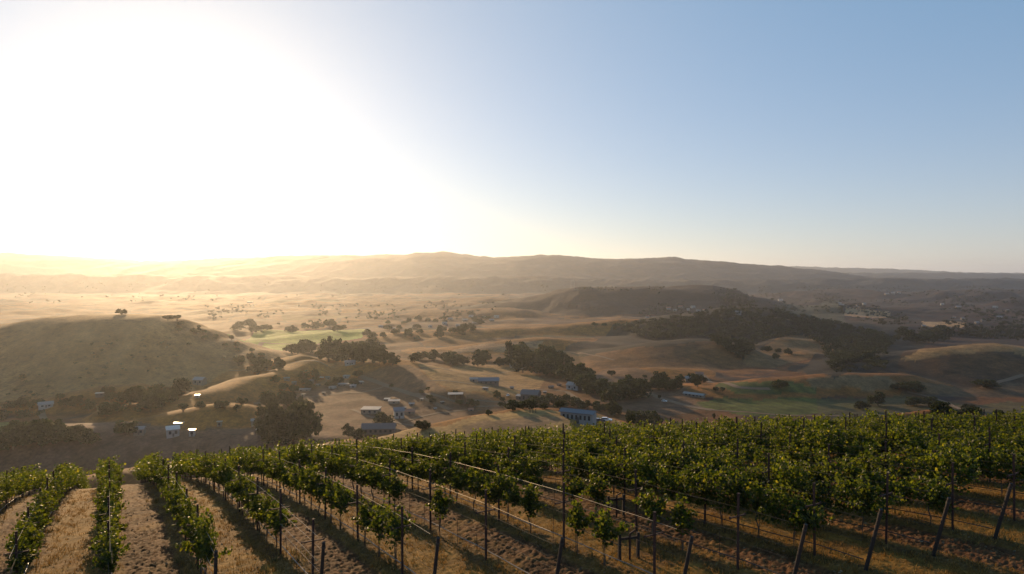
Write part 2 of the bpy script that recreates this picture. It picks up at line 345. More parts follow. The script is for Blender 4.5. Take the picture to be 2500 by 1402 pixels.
# ground cover: dry grass, scrub, bare soil, green fields
def cover(X, Y, Z, ID):
    n1 = fbm(X / 140, Y / 140, 4); n2 = fbm(X / 600 + 9, Y / 600, 4); n3 = fbm(X / 35 + 3, Y / 35, 3)
    grass = np.stack([0.225 + 0.085 * n1 + 0.03 * n3, 0.126 + 0.055 * n1 + 0.02 * n3, 0.038 + 0.02 * n1], -1)
    scrub = np.array([0.034, 0.029, 0.021]); soil = np.array([0.15, 0.078, 0.042])
    f = np.clip(0.5 + 1.5 * n2 + 0.6 * n1, 0, 1)
    c = grass * (1 - 0.5 * f[..., None]) + soil * (0.5 * f[..., None])
    dist = np.hypot(X, Y)
    s = sstep(0.10, 0.28, n1 * 0.5 + n2 * 0.55 + 0.25 * n3 + 0.25 * sstep(2600, 5200, dist) - 0.06)
    names = [r[0] for r in RIDGES] + ['x', 'x']
    wood = np.isin(ID, [k for k, r in enumerate(RIDGES) if r[0] == 'wooded_hill'])
    dry = np.isin(ID, [k for k, r in enumerate(RIDGES) if r[0] in ('grass_knoll', 'grass_spur', 'grass_hill')])
    s = np.where(dry, s * 0.15, s); s = np.where(wood, np.maximum(s, 0.72), s)
    s = np.where(dist < 420, s * 0.3, s)
    rf = sstep(0.08, 0.42, X / Y) * sstep(950, 1400, dist); s = np.maximum(s, rf * np.clip(0.95 + 0.5 * n3, 0, 1) * (1 - 0.5 * dry))  # scrub thickens rightward, also to put shade into the land colour there
    c = c * (1 - s[..., None]) + scrub * s[..., None]
    # field parcels on the open valley floor
    wx = X + 0.25 * Y + 60 * fbm(X / 300, Y / 300, 2); wy = Y - 0.15 * X + 60 * fbm(X / 300 + 5, Y / 300, 2)
    sc = np.where(dist < 2200, 150.0, 330.0); ci = np.floor(wx / sc).astype(int); cj = np.floor(wy / (sc * 0.8)).astype(int)
    h = _perm[(_perm[ci & 511] + (cj & 511)) & 511] / 512.0; h2 = _perm[(_perm[cj & 511] + (ci & 511) + 77) & 511] / 512.0
    pm = sstep(800, 1000, dist) * (ID == -1) * (1 - 0.6 * sstep(0.08, 0.42, X / Y))
    c = c * (1 + pm * (1.0 * h - 0.6))[..., None]
    gr = (pm * (h2 > 0.84) * 0.7)[..., None]; c = c * (1 - gr) + np.array([0.085, 0.10, 0.03]) * gr
    ex = np.abs(wx / sc - np.round(wx / sc)) * sc; ey = np.abs(wy / (sc * .8) - np.round(wy / (sc * .8))) * sc * .8
    hd = (pm * (np.minimum(ex, ey) < 5 + 0.002 * dist) * (h2 < 0.55) * 0.75)[..., None]; c = c * (1 - hd) + scrub * hd
    lk = np.where(dry, 0.78, 0.50)[..., None]; c = c * lk * np.array([1.30, 0.90, 0.50])
    return np.clip(c, 0.015, 0.6)
GC = cover(GX, GY, GZ, GID)
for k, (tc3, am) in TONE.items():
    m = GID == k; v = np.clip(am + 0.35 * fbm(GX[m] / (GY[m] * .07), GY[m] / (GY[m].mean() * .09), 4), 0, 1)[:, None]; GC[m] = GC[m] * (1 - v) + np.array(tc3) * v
def field(poly, col, amt=0.9, rows=None):
    P = plan(poly); xs = [p[0] for p in P]; ys = [p[1] for p in P]
    sel = (GX > min(xs)) & (GX < max(xs)) & (GY > min(ys)) & (GY < max(ys))
    idx = np.nonzero(sel); q = 0.022 * np.hypot(GX[idx], GY[idx]); sc = 1 / (q * 3); m = in_poly(GX[idx] + q * fbm(GX[idx] * sc, GY[idx] * sc, 3), GY[idx] + 1.5 * q * fbm(GX[idx] * sc + 7, GY[idx] * sc, 3), P); idx = (idx[0][m], idx[1][m])
    v = 1 + 0.22 * fbm(GX[idx] / 40, GY[idx] / 40, 3)
    if rows: v = v * (1 + 0.22 * np.sin((GX[idx] * rows[0] + GY[idx] * rows[1])))
    GC[idx] = GC[idx] * (1 - amt) + np.array(col) * v[:, None] * amt
field([(545, 815), (640, 803), (780, 806), (900, 804), (890, 826), (740, 842), (600, 838)], (0.13, 0.18, 0.02), 1.0)
field([(1700, 985), (1800, 970), (2000, 972), (2160, 985), (2120, 1000), (1900, 1018), (1680, 1000)], (0.058, 0.070, 0.013), 0.95, (0.5, 0.2))
field([(1760, 935), (1880, 930), (2000, 948), (2000, 962), (1860, 964), (1740, 952)], (0.058, 0.066, 0.013), 0.95, (0.5, 0.2))
field([(2000, 975), (2190, 960), (2380, 990), (2500, 975), (2500, 1010), (2150, 1022)], (0.065, 0.056, 0.022), 0.8)
field([(1960, 925), (2160, 915), (2180, 945), (1990, 950)], (0.17, 0.11, 0.055), 0.7)
field([(640, 965), (860, 925), (970, 890), (1020, 900), (1090, 950), (1200, 972), (1330, 978), (1330, 990), (1240, 992), (1120, 1015), (1000, 1045), (900, 1065), (800, 1080), (660, 1085)], (0.115, 0.060, 0.034), 0.75)
field([(1020, 892), (1120, 886), (1240, 892), (1330, 930), (1290, 968), (1130, 955), (1060, 930)], (0.25, 0.135, 0.045), 0.75, (0.12, 0.5))
field([(1380, 930), (1500, 900), (1640, 930), (1720, 1000), (1600, 1020), (1480, 1000)], (0.10, 0.058, 0.036), 0.7)
field([(880, 1075), (1050, 1042), (1250, 1003), (1440, 1008), (1540, 1040), (1300, 1080), (900, 1095)], (0.31, 0.185, 0.065), 0.85)
field([(1120, 1040), (1280, 1020), (1400, 1025), (1300, 1055), (1150, 1060)], (0.16, 0.09, 0.055), 0.6)
field([(0, 1030), (60, 1030), (60, 1050), (0, 1055)], (0.14, 0.15, 0.03), 0.8)
field([(1880, 740), (2060, 735), (2090, 800), (1990, 830), (1880, 790)], (0.055, 0.055, 0.03), 0.75)
field([(2080, 752), (2160, 758), (2150, 776), (2075, 772)], (0.36, 0.20, 0.10), 0.9)
field([(2250, 785), (2360, 786), (2350, 800), (2265, 797)], (0.38, 0.22, 0.10), 0.9)
field([(1180, 840), (1330, 832), (1300, 856), (1000, 862)], (0.30, 0.17, 0.09), 0.7)
field([(2178, 880), (2230, 862), (2300, 848), (2440, 836), (2560, 860), (2500, 864), (2420, 854), (2300, 868), (2230, 882)], (0.22, 0.125, 0.045), 0.8)  # sunlit crest strip painted golden over the darkened hill
field([(1500, 800), (1640, 778), (1790, 762), (1950, 770), (2150, 808), (2300, 815), (2190, 868), (2160, 905), (2040, 918), (2020, 868), (1990, 826), (1920, 824), (1850, 850), (1830, 880), (1740, 835), (1640, 840), (1560, 850), (1420, 870), (1380, 850)], (0.020, 0.018, 0.014), 0.9)  # wooded hill's dark tone carried on, painted shade included
field([(2180, 935), (2500, 930), (2500, 970), (2200, 965)], (0.08, 0.055, 0.03), 0.7)
field([(1815, 886), (1850, 846), (1905, 820), (1960, 818), (2030, 830), (2050, 862), (1990, 868), (1900, 892), (1850, 896)], (0.15, 0.078, 0.03), 0.85)  # lit grass on the knob, its sunlight put into the colour
field([(1985, 874), (2060, 848), (2175, 862), (2180, 905), (2040, 928), (1950, 902)], (0.018, 0.017, 0.014), 0.9)
# cut into objects
names = sorted(set(r[0] for r in RIDGES)); QN = {n: k for k, n in enumerate(names)}
nid = np.full(GID.shape, -1); 
for k, r in enumerate(RIDGES): nid[GID == k] = k
ny, nx = GX.shape
VI = np.arange(ny * nx).reshape(ny, nx)
Q = np.stack([VI[:-1, :-1], VI[:-1, 1:], VI[1:, 1:], VI[1:, :-1]], -1).reshape(-1, 4)
qid = nid[:-1, :-1].reshape(-1); qv = (GID[:-1, :-1] == -2).reshape(-1)
allco = np.stack([GX, GY, GZ], -1).reshape(-1, 3); allt = GC.reshape(-1, 3)
# normals of the whole height field, so the cuts do not show
du = np.gradient(np.stack([GX, GY, GZ], -1), axis=1); dv = np.gradient(np.stack([GX, GY, GZ], -1), axis=0)
NN = np.cross(du, dv).reshape(-1, 3); NN /= np.linalg.norm(NN, axis=1, keepdims=True)
def cut(name, mask):
    q = Q[mask]
    if len(q) == 0: return None
    u, inv = np.unique(q, return_inverse=True); inv = inv.reshape(q.shape)
    me = np_mesh(name, allco[u], quads=inv, mats=[M_land], tint=allt[u], smooth=True)
    me.normals_split_custom_set_from_vertices(NN[u].tolist())
    o = link(name, me); o['kind'] = 'structure'; return o
cut('valley_ground', (qid == -1))
for k, r in enumerate(RIDGES): cut(r[0], qid == k)

# --- vineyard slope: finer mesh with clods and mown straw strips
tv = np.linspace(-1.25, 1.25, 1000)
yv = np.concatenate([np.linspace(5, 12, 30)[:-1], np.exp(np.linspace(math.log(12), math.log(75), 520)), np.linspace(75, 88, 14)[1:]])
VX = tv[None, :] * yv[:, None]; VY = np.repeat(yv[:, None], len(tv), 1); VZ = vine_z(VX, VY)
U = row_of(VX, VY); A = VY / DX
fr = U - np.floor(U); odd = (np.floor(U).astype(int) % 2 == 0)            # strips between rows alternate: tilled / straw
edge = np.minimum(fr, 1 - fr)
tn = fbm(VX / 1.7, VY / 1.7, 3)
tilled = sstep(0.12, 0.24, edge + 0.10 * tn) * odd
under = 1 - sstep(0.08, 0.22, edge + 0.08 * tn)                              # bare strip under the vines, coloured darker to deepen the row shade
fade = sstep(80, 55, VY)
cl = fbm(VX / 0.22, VY / 0.19, 3); cl2 = fbm(VX / 0.12 + 7, VY / 0.12, 2)
VZ = VZ + fade * ((0.045 * cl + 0.05 * cl2) * np.maximum(tilled, 0.45 * under) + 0.035 * cl + 0.02 * cl2 + 0.10 * fbm(VX / 5, VY / 5, 2) + 0.06 * under)
straw = np.array([0.25, 0.150, 0.040]); clod = np.array([0.135, 0.066, 0.034]); bare = np.array([0.10, 0.056, 0.032])  # bare is soil colour taken darker for the shade under the rows
k = tilled[..., None]; VCOL = straw * (1 + 0.25 * tn[..., None]) * (1 - k) + clod * k
k = (under * (1 - tilled) * 0.6)[..., None]; VCOL = VCOL * (1 - k) + bare * k
pt = sstep(0.05, 0.35, fbm(VX / 2.6 + 4, VY / 2.6, 3))[..., None] * 0.45
VCOL = VCOL * (1 - pt) + np.where(odd[..., None], straw * 0.95, clod * 1.15) * pt
litter = (sstep(0.25, 0.5, cl2) * 0.5 * np.maximum(tilled, under))[..., None]
VCOL = np.array([0.68, 0.60, 0.46]) * np.clip(VCOL * (1 - litter) + np.array([0.40, 0.29, 0.16]) * litter, 0.02, 0.7)
ny2, nx2 = VX.shape; VI2 = np.arange(ny2 * nx2).reshape(ny2, nx2)
Q2 = np.stack([VI2[:-1, :-1], VI2[:-1, 1:], VI2[1:, 1:], VI2[1:, :-1]], -1).reshape(-1, 4)
o = link('vineyard_ground', np_mesh('vineyard_ground', np.stack([VX, VY, VZ], -1).reshape(-1, 3), quads=Q2, mats=[M_soil], tint=VCOL.reshape(-1, 3), smooth=True))
o['kind'] = 'structure'
cut('vineyard_slope', qv & (qid == -2)) if False else None
def vz1(x, y):
    i = min(max(int(np.searchsorted(yv, y)), 1), len(yv) - 1); j = min(max(int(np.searchsorted(tv, x / y)), 1), len(tv) - 1)
    return float(VZ[i, j]) if y < 85 else float(vine_z(np.array(x), np.array(y)))
def vzs(x, y): return vine_z(np.asarray(x, float), np.asarray(y, float))

# ------------------------------------------------------------------ vineyard
ROWAZ = math.atan2(1, -KR)                      # rows run along this heading
ORD = ['first', 'second', 'third', 'fourth', 'fifth', 'sixth', 'seventh', 'eighth', 'ninth', 'tenth', 'eleventh', 'twelfth', 'thirteenth', 'fourteenth', 'fifteenth', 'sixteenth', 'seventeenth', 'eighteenth', 'nineteenth', 'twentieth']
def orde(n): return ORD[n] if n < 20 else f'{n + 1}th'
ROWS = list(range(-4, 24))
def rowname(i):
    if i == 0: return 'the straight left row'
    if i < 0: return ['', 'the long row left of the straight row', 'the far left row', 'the outermost left row', 'the cut off left row'][-i]
    if i <= 7: return f'{orde(i - 1)} row right of straight row'
    return 'the dense right block'
def y_near(i): return {1: 6.55, 2: 6.5, 3: 6.35, 4: 6.15, 5: 5.98}.get(i, 6.0 + 0.31 * (i - 6) if i >= 6 else 6.6 - 0.1 * i) * DX
def y_far(i): return {-4: 23, -3: 23, -2: 23, -1: 29, 0: 25, 1: 21.5, 2: 20.5, 3: 20}.get(i, 19.5) * DX
def rx(i, Y): return i * DX - KR * Y
def px_of(X, Y): return 1250 + FPX * X / Y
PRES = {2: [(-999, 676), (740, 790)], 3: [(-999, 832), (880, 926), (932, 1052)], 4: [(-999, 985), (1036, 1078), (1292, 1345)],
        5: [(-999, 1252), (1276, 1322), (1392, 1440), (1452, 1518), (1556, 1640)], 6: [(-999, 1344), (1392, 1490), (1572, 1612), (1648, 1705)]}

def leaf_tints(n, rng):
    t = rng.random((n, 1)); a = np.array([0.012, 0.022, 0.007]); b = np.array([0.046, 0.054, 0.011]); c = np.array([0.09, 0.088, 0.022])
    col = a * (1 - t) + b * t; y = rng.random(n) < 0.04; col[y] = c * rng.uniform(0.7, 1.1, (y.sum(), 1)); return col
def leaf_mesh(pts, size, rng, flat=0.35):
    """one bent, pointed leaf (two triangles folded on the midrib) per point"""
    n = len(pts); d = rng.normal(size=(n, 3)); d[:, 2] -= 0.5; d /= np.linalg.norm(d, axis=1, keepdims=True)
    s = np.cross(d, rng.normal(size=(n, 3))); s /= np.linalg.norm(s, axis=1, keepdims=True); u = np.cross(d, s)
    sz = (size * rng.uniform(0.7, 1.25, n))[:, None]
    a = pts - d * sz * 0.5; b = pts + d * sz * 0.55; l = pts + (s * 0.52 + u * 0.16) * sz; r = pts + (-s * 0.52 + u * 0.16) * sz
    co = np.stack([a, l, b, r], 1).reshape(-1, 3); q = np.arange(n * 4).reshape(n, 4)
    tris = np.concatenate([q[:, [0, 1, 2]], q[:, [0, 2, 3]]]); return co, tris
def vine_points(rng, nsh=17, L=1.62, top=2.02, bush=False, per=24, spread=1.0):
    P = []
    for k in range(nsh):
        x0 = rng.uniform(-L / 2, L / 2); y0 = rng.normal(0, 0.05 * spread ** 2); z0 = rng.uniform(0.78, 0.98) + (0.28 * (abs(x0) / (L / 2)) ** 2 if bush else 0); h = top * rng.uniform(0.78, 1.14) - z0
        if bush: h *= (1 - 0.45 * (abs(x0) / (L / 2)) ** 2)
        t = rng.random(per) ** 0.85; fl = rng.random() < 0.28
        sx, sy = rng.normal(0, 0.16), rng.normal(0, 0.13 * spread)
        x = x0 + sx * t + rng.normal(0, 0.07, per); y = y0 + sy * t * 1.3 + rng.normal(0, 0.09 * max(spread, .8), per); z = z0 + h * t + rng.normal(0, 0.05, per)
        if fl: y = y + np.sign(sy) * 0.34 * t; z = z - 0.55 * h * t * t
        P.append(np.stack([x, y, z], 1))
    nl = nsh * 5; xx = rng.uniform(-L / 2, L / 2, nl); P.append(np.stack([xx, rng.normal(0, 0.14 * spread, nl), rng.uniform(0.66, 1.15, nl) + (0.3 * (np.abs(xx) / (L / 2)) ** 2 if bush else 0)], 1))
    return np.concatenate(P)
FOL = []; FOLB = []; FOLW = []
for v in range(9):
    rg = np.random.default_rng(100 + v); p = vine_points(rg, nsh=19, L=1.5, top=[1.9, 2.05, 1.78][v % 3], per=38, spread=0.75, bush=True); co, tr = leaf_mesh(p, 0.112, rg)
    FOL.append(np_mesh('foliage', co, tris=tr, mats=[M_leaf], tint=np.repeat(leaf_tints(len(p), rg), 4, 0)))
for v in range(9):
    rg = np.random.default_rng(150 + v); p = vine_points(rg, nsh=21, top=[1.9, 2.1, 1.72][v % 3], per=42, spread=1.6); co, tr = leaf_mesh(p, 0.115, rg)
    FOLW.append(np_mesh('foliage', co, tris=tr, mats=[M_leaf], tint=np.repeat(leaf_tints(len(p), rg), 4, 0)))
for v in range(5):
    rg = np.random.default_rng(200 + v); p = vine_points(rg, nsh=13, L=0.85, top=1.85, bush=True, per=36); co, tr = leaf_mesh(p, 0.118, rg)
    FOLB.append(np_mesh('foliage', co, tris=tr, mats=[M_leaf], tint=np.repeat(leaf_tints(len(p), rg), 4, 0)))
TRK = []
for v in range(4):
    rg = random.Random(v); m = MB(); x = 0
    m.tube([(0, 0, -0.1), (rg.uniform(-.03, .03), rg.uniform(-.03, .03), 0.3), (rg.uniform(-.05, .05), rg.uniform(-.04, .04), 0.6), (0, 0, 0.9)], [0.03, 0.026, 0.024, 0.022], 6)
    m.tube([(0, 0, 0.88), (0.3, 0.01, 0.95), (0.72, 0, 0.94)], [0.02, 0.017, 0.01], 5); m.tube([(0, 0, 0.88), (-0.3, 0.01, 0.95), (-0.72, 0, 0.94)], [0.02, 0.017, 0.01], 5)
    TRK.append(m.mesh('trunk', M_bark))
m = MB(); m.tube([(0.05, 0.02, -0.1), (0.05, 0.02, 1.5)], 0.009, 5); STK = m.mesh('stake', M_post)
m = MB(); m.box((0, 0, 0.93), (0.012, 0.05, 2.26)); m.box((0, 0.02, 0.93), (0.05, 0.012, 2.24)); m.box((0, 0, 2.075), (0.056, 0.056, 0.02)); POSTM = m.mesh('stem', M_post)
m = MB(); m.box((0.03, 0, 1.45), (0.03, 0.50, 0.03)); m.box((0.03, -0.25, 1.455), (0.035, 0.02, 0.07)); m.box((0.03, 0.25, 1.455), (0.035, 0.02, 0.07)); ARM = m.mesh('cross_arm', M_post)
m = MB(); m.tube([(0, 0, -0.3), (0, 0, 1.0), (0, 0, 1.98)], [0.055, 0.053, 0.05], 12); EPOST = m.mesh('shaft', M_wood)
m = MB(); m.tube([(0, 0, 1.80), (0, 0, 1.84)], [0.058, 0.058], 12); EBAND = m.mesh('wire_wrap', M_wired)

cand = []; stakes = []; posts = []
for i in ROWS:
    y0, y1 = y_near(i), y_far(i); ph = (6.22 + 0.255 * (i - 5)) * DX; stp = 1.245 * DX
    k0 = math.ceil((y0 - ph) / stp + 0.02)
    n = k0
    while ph + n * stp < y1:
        Y = ph + n * stp; posts.append((i, Y)); n += 1
    kk = math.ceil((y0 + 0.3 * DX - ph) / (stp / 3)); 
    while ph + (kk + 0.5) * stp / 3 < y1:
        Y = ph + (kk + 0.5) * stp / 3; kk += 1; X = rx(i, Y); px = px_of(X, Y)
        if i in PRES:
            iv = [a for a in PRES[i] if a[0] <= px <= a[1]]
            if not iv:
                if random.random() < 0.8: stakes.append((i, Y))
                continue
            bush = iv[0][0] > 0
        else: bush = False
        if i >= 7 and random.random() < 0.05 and Y < 60: stakes.append((i, Y)); continue
        vis = -120 < px < 2620
        cand.append((Y if vis else Y + 500, i, Y, bush))
cand.sort(); indiv = sorted(cand[:290], key=lambda c: (c[1], c[2])); mass = [c for c in cand[290:] if c[0] < 500 or -700 < px_of(rx(c[1], c[2]), c[2]) < 3300]
cnt = {}
for _, i, Y, bush in indiv:
    X = rx(i, Y) + random.gauss(0, 0.04); k = cnt[i] = cnt.get(i, -1) + 1
    v = empty('grapevine', (X, Y, vz1(X, Y) - 0.02), ROWAZ + (math.pi if random.random() < 0.5 else 0) + random.gauss(0, 0.04))
    s = random.uniform(0.93, 1.08); v.scale = (s, s, s * random.uniform(0.86, 1.07))
    if i <= 7:
        if bush: lab = f'small bushy vine, {orde(k)} from bottom in {rowname(i)}'
        else: lab = f'leafy grapevine, {orde(k)} from bottom in {rowname(i)}'
        tag(v, lab, 'grapevine', f'grapevines in {rowname(i)}')
    else: tag(v, 'dense dark leafy grapevine crowded into the block of rows at right', 'grapevine', 'grapevines crowded in the dense right block')
    link('foliage', random.choice(FOLB if bush else FOLW if i >= 7 else FOL), v); link('trunk', random.choice(TRK), v)
    if i <= 7: link('stake', STK, v)
# rows beyond: one mass of foliage
cos, tris, tin, off = [], [], [], 0
ca, sa = math.cos(ROWAZ), math.sin(ROWAZ)
rg = np.random.default_rng(55); pools = []
for v in range(6):
    p = vine_points(rg, nsh=15, per=16, top=1.95, spread=1.7); co, tr = leaf_mesh(p, 0.165, rg); pools.append((co, tr, np.repeat(leaf_tints(len(p), rg), 4, 0)))
for _, i, Y, b in mass:
    X = rx(i, Y); co, tr, tc_ = pools[int(rg.integers(6))]; z = float(vzs(X, Y)); sg = 1 if rg.random() < .5 else -1; s = rg.uniform(.92, 1.08)
    x, y = co[:, 0] * sg * s, co[:, 1] * sg * s
    cos.append(np.stack([X + ca * x - sa * y, Y + sa * x + ca * y, z + co[:, 2] * s], 1)); tris.append(tr + off); tin.append(tc_ * rg.uniform(.85, 1.15)); off += len(co)
o = link('grapevine_rows', np_mesh('grapevine_rows', np.concatenate(cos), tris=np.concatenate(tris), mats=[M_leaf], tint=np.concatenate(tin)))
tag(o, 'far rows of leafy vines merging into one green canopy over the crest', 'vineyard rows', None, 'stuff')
mt = MB()
for _, i, Y, b in mass:
    X = rx(i, Y); z = float(vzs(X, Y)); mt.tube([(X, Y, z - .1), (X + random.uniform(-.04, .04), Y, z + .9)], [.028, .02], 4, False)
o = mt.build('vine_trunks', M_bark); tag(o, 'thin vine trunks under the far merged canopy', 'vine trunks', None, 'stuff')
# posts
pc = {}
for i, Y in posts:
    X = rx(i, Y); px = px_of(X, Y)
    if not (-60 < px < 2560): continue
    k = pc[i] = pc.get(i, -1) + 1
    p = empty('trellis_post', (X, Y, vz1(X, Y) - 0.02), ROWAZ + random.gauss(0, .05)); p.scale = (1.35, 1.35, random.uniform(1.06, 1.16))
    p.rotation_euler.x = random.gauss(0, .012); p.rotation_euler.y = random.gauss(0, .012)
    if i <= 7: tag(p, f'rusty steel trellis post, {orde(k)} from bottom in {rowname(i)}', 'post', f'trellis posts in {rowname(i)}')
    else: tag(p, 'dark steel trellis post sticking up through the dense right block', 'post', 'trellis posts in the dense right block')
    link('stem', POSTM, p); link('cross_arm', ARM, p)
ENDS = []
for i in range(1, 12):
    Y = y_near(i) - 0.1; X = rx(i, Y); e = empty('end_post', (X, Y, vz1(X, Y)), 0)
    d = Vector((KR, -1, 0)).normalized(); lean = 0.23
    e.rotation_mode = 'QUATERNION'; e.rotation_quaternion = Vector((d.x * math.sin(lean), d.y * math.sin(lean), math.cos(lean))).to_track_quat('Z', 'Y')
    where = f'{orde(i - 1)} from left along the bottom'
    tag(e, f'thick leaning wooden end post, {where}', 'post', 'leaning wooden end posts')
    link('shaft', EPOST, e); link('wire_wrap', EBAND, e); ENDS.append((i, X, Y))
# stakes in the gaps
sc_ = {}
for i, Y in stakes:
    X = rx(i, Y)
    if not (-20 < px_of(X, Y) < 2520): continue
    k = sc_[i] = sc_.get(i, -1) + 1
    s = link('training_stake', STK); s.location = (X, Y, vz1(X, Y) - .02); s.rotation_euler = (random.gauss(0, .03), random.gauss(0, .03), 0); s.scale.z = random.uniform(.5, .8)
    lab = f'thin bare stake, {orde(k)} from bottom in gaps of {rowname(i)}' if i <= 7 else 'thin bare stake hidden between vines of the dense right block'
    tag(s, lab, 'stake', f'bare stakes in {rowname(i)}')
# wires and drip hose
for i in ROWS:
    if i > 19 or i < -3: continue
    ys = np.arange(y_near(i), y_far(i), 1.3); xs = i * DX - KR * ys
    if not ((px_of(xs, ys) > -50) & (px_of(xs, ys) < 2550)).any(): continue
    zs = np.array([float(vzs(x, y)) for x, y in zip(xs, ys)])
    ph = (6.22 + 0.255 * (i - 5)) * DX; sag = np.abs(np.sin(np.pi * (ys - ph) / (1.245 * DX)))
    w = empty('trellis_wires', (0, 0, 0))
    tag(w, f'pale taut trellis wires strung along {rowname(i)}' if i <= 7 else f'trellis wires in the dense right block, {orde(i - 8)} line inward', 'wires', 'trellis wires')
    nx_, ny_ = 0.861, 0.509
    for h, off in ((1.98, 0), (1.62, .05), (1.28, -.05), (0.95, 0)):
        m = MB(); m.tube([(x + off * nx_, y + off * ny_, z + h - .03 * s_) for x, y, z, s_ in zip(xs, ys, zs, sag)], 0.0042, 4, False); m.build('wire', M_wire if i < 6 and (h > 1.9 or i in (1, 2)) else M_wired, w)
    m = MB(); m.tube([(x + .05, y, z + 0.42 - .05 * s_) for x, y, z, s_ in zip(xs, ys, zs, sag)], 0.017, 5, False); h = m.build('drip_hose', M_hose if i < 6 else M_wired)
    tag(h, f'pale drip hose hung low along {rowname(i)}' if i <= 7 else f'low drip hose in the dense right block, {orde(i - 8)} line inward', 'hose', 'drip hoses')
# valve stands in the gaps
for n, (i, px) in enumerate(((6.35, 1505), (5.35, 1537))):
    xx = (px - 1250) / FPX; Y = i * DX / (xx + KR); X = xx * Y; e = empty('valve_stand', (X, Y, vz1(X, Y)), 0.3)
    tag(e, ['short double post valve stand nearer the dense vine block', 'short double post valve stand nearer the bottom edge'][n], 'valve stand', 'valve stands')
    for s in (-.33, .33): m = MB(); m.box((s, 0, .4), (.09, .09, .95)); m.build('post', M_wood, e)
    m = MB(); m.box((0, 0, .72), (.575, .06, .08)); m.build('rail', M_wood, e)
    m = MB(); m.tube([(0, -.08, 0), (0, -.08, .9), (.18, -.08, .98)], .035, 6); m.build('riser_pipe', M_post, e)

# dry grass tufts, weeds and clods on the vineyard floor
def blades(n, rng, hmin, hmax, sel, cols, wid=0.02, per=5, ymax=52, lean=.4):
    t = rng.uniform(-.9, .9, n * 4); y = 15 + (ymax - 15) * rng.random(n * 4) ** 1.2; x = t * y; u = x / DX + KR * y / DX
    keep = sel(u, x, y); x, y = x[keep][:n], y[keep][:n]; z = vzs(x, y) + 0.0
    ii = np.clip(np.searchsorted(yv, y), 1, len(yv) - 1); jj = np.clip(np.searchsorted(tv, x / y), 1, len(tv) - 1); z = VZ[ii, jj] - .02
    x = np.repeat(x, per) + rng.normal(0, .07, len(x) * per); y = np.repeat(y, per) + rng.normal(0, .07, len(y) * per); z = np.repeat(z, per)
    h = rng.uniform(hmin, hmax, len(x)); a = rng.uniform(0, 6.28, len(x)); lx, ly = rng.normal(0, lean, len(x)) * h, rng.normal(0, lean, len(x)) * h
    w = wid * rng.uniform(.6, 1.4, len(x))
    co = np.stack([np.stack([x - np.cos(a) * w, y - np.sin(a) * w, z], 1), np.stack([x + np.cos(a) * w, y + np.sin(a) * w, z], 1), np.stack([x + lx, y + ly, z + h], 1)], 1).reshape(-1, 3)
    tr = np.arange(len(x) * 3).reshape(-1, 3); c = np.array(cols)[rng.integers(0, len(cols), len(x))] * rng.uniform(.75, 1.2, (len(x), 1))
    return co, tr, np.repeat(c, 3, 0)
rg = np.random.default_rng(77)
def strawsel(u, x, y): f = u - np.floor(u); return ((np.floor(u).astype(int) % 2 != 0) | (np.minimum(f, 1 - f) < .17)) & (rg.random(len(u)) < .5 + .5 * fbm(x / 1.5, y / 1.5, 2))
co, tr, tc_ = blades(26000, rg, .05, .17, strawsel, [(.23, .130, .034), (.18, .10, .028), (.27, .17, .055)], .014)
o = link('dry_grass', np_mesh('dry_grass', co, tris=tr, mats=[M_straw], tint=tc_)); tag(o, 'short dry golden grass between the vine rows', 'grass', None, 'stuff')
def weedsel(u, x, y): f = u - np.floor(u); return (np.minimum(f, 1 - f) < .3) & (fbm(x / 2.2 + 5, y / 2.2, 2) > .22)
co, tr, tc_ = blades(1500, rg, .10, .38, weedsel, [(.10, .09, .035), (.16, .115, .045), (.24, .165, .06)], .02, 8, 45)
o = link('weeds', np_mesh('weeds', co, tris=tr, mats=[M_straw], tint=tc_)); tag(o, 'taller olive weeds under the vine rows', 'weeds', None, 'stuff')
co, tr, tc_ = blades(14000, rg, .03, .07, lambda u, x, y: (np.floor(u).astype(int) % 2 == 0) | (rg.random(len(u)) < .25), [(.25, .17, .08), (.17, .11, .055), (.07, .04, .024)], .012, 3, 50, 3.0)
o = link('straw_litter', np_mesh('straw_litter', co, tris=tr, mats=[M_straw], tint=tc_)); tag(o, 'loose dry straw pieces lying on the tilled strips', 'straw litter', None, 'stuff')
n = 9000; t = rg.uniform(-.9, .9, n); y = 15 + 34 * rg.random(n) ** 1.2; x = t * y; u = x / DX + KR * y / DX; f = u - np.floor(u)
keep = ((np.floor(u).astype(int) % 2 == 0) & (np.minimum(f, 1 - f) > .14)) | (rg.random(n) < .15); x, y = x[keep], y[keep]
ii = np.clip(np.searchsorted(yv, y), 1, len(yv) - 1); jj = np.clip(np.searchsorted(tv, x / y), 1, len(tv) - 1); z = VZ[ii, jj]
s = .015 + .05 * rg.random(len(x)) ** 3; oc = np.array([(1, 0, 0), (0, 1, 0), (-1, 0, 0), (0, -1, 0), (0, 0, .8), (0, 0, -.6)])
co = np.stack([x, y, z], 1)[:, None, :] + (oc[None] * rg.uniform(.6, 1.4, (len(x), 6, 1))) * s[:, None, None]
ft = np.array([(0, 1, 4), (1, 2, 4), (2, 3, 4), (3, 0, 4), (1, 0, 5), (2, 1, 5), (3, 2, 5), (0, 3, 5)]); tr = (np.arange(len(x)) * 6)[:, None, None] + ft[None]
c = np.array([(.15, .09, .055), (.22, .15, .09), (.11, .065, .04)])[rg.integers(0, 3, len(x))]
o = link('soil_clods', np_mesh('soil_clods', co.reshape(-1, 3), tris=tr.reshape(-1, 3), mats=[M_soil], tint=np.repeat(c, 6, 0))); tag(o, 'loose reddish clods on the tilled strips', 'soil clods', None, 'stuff')

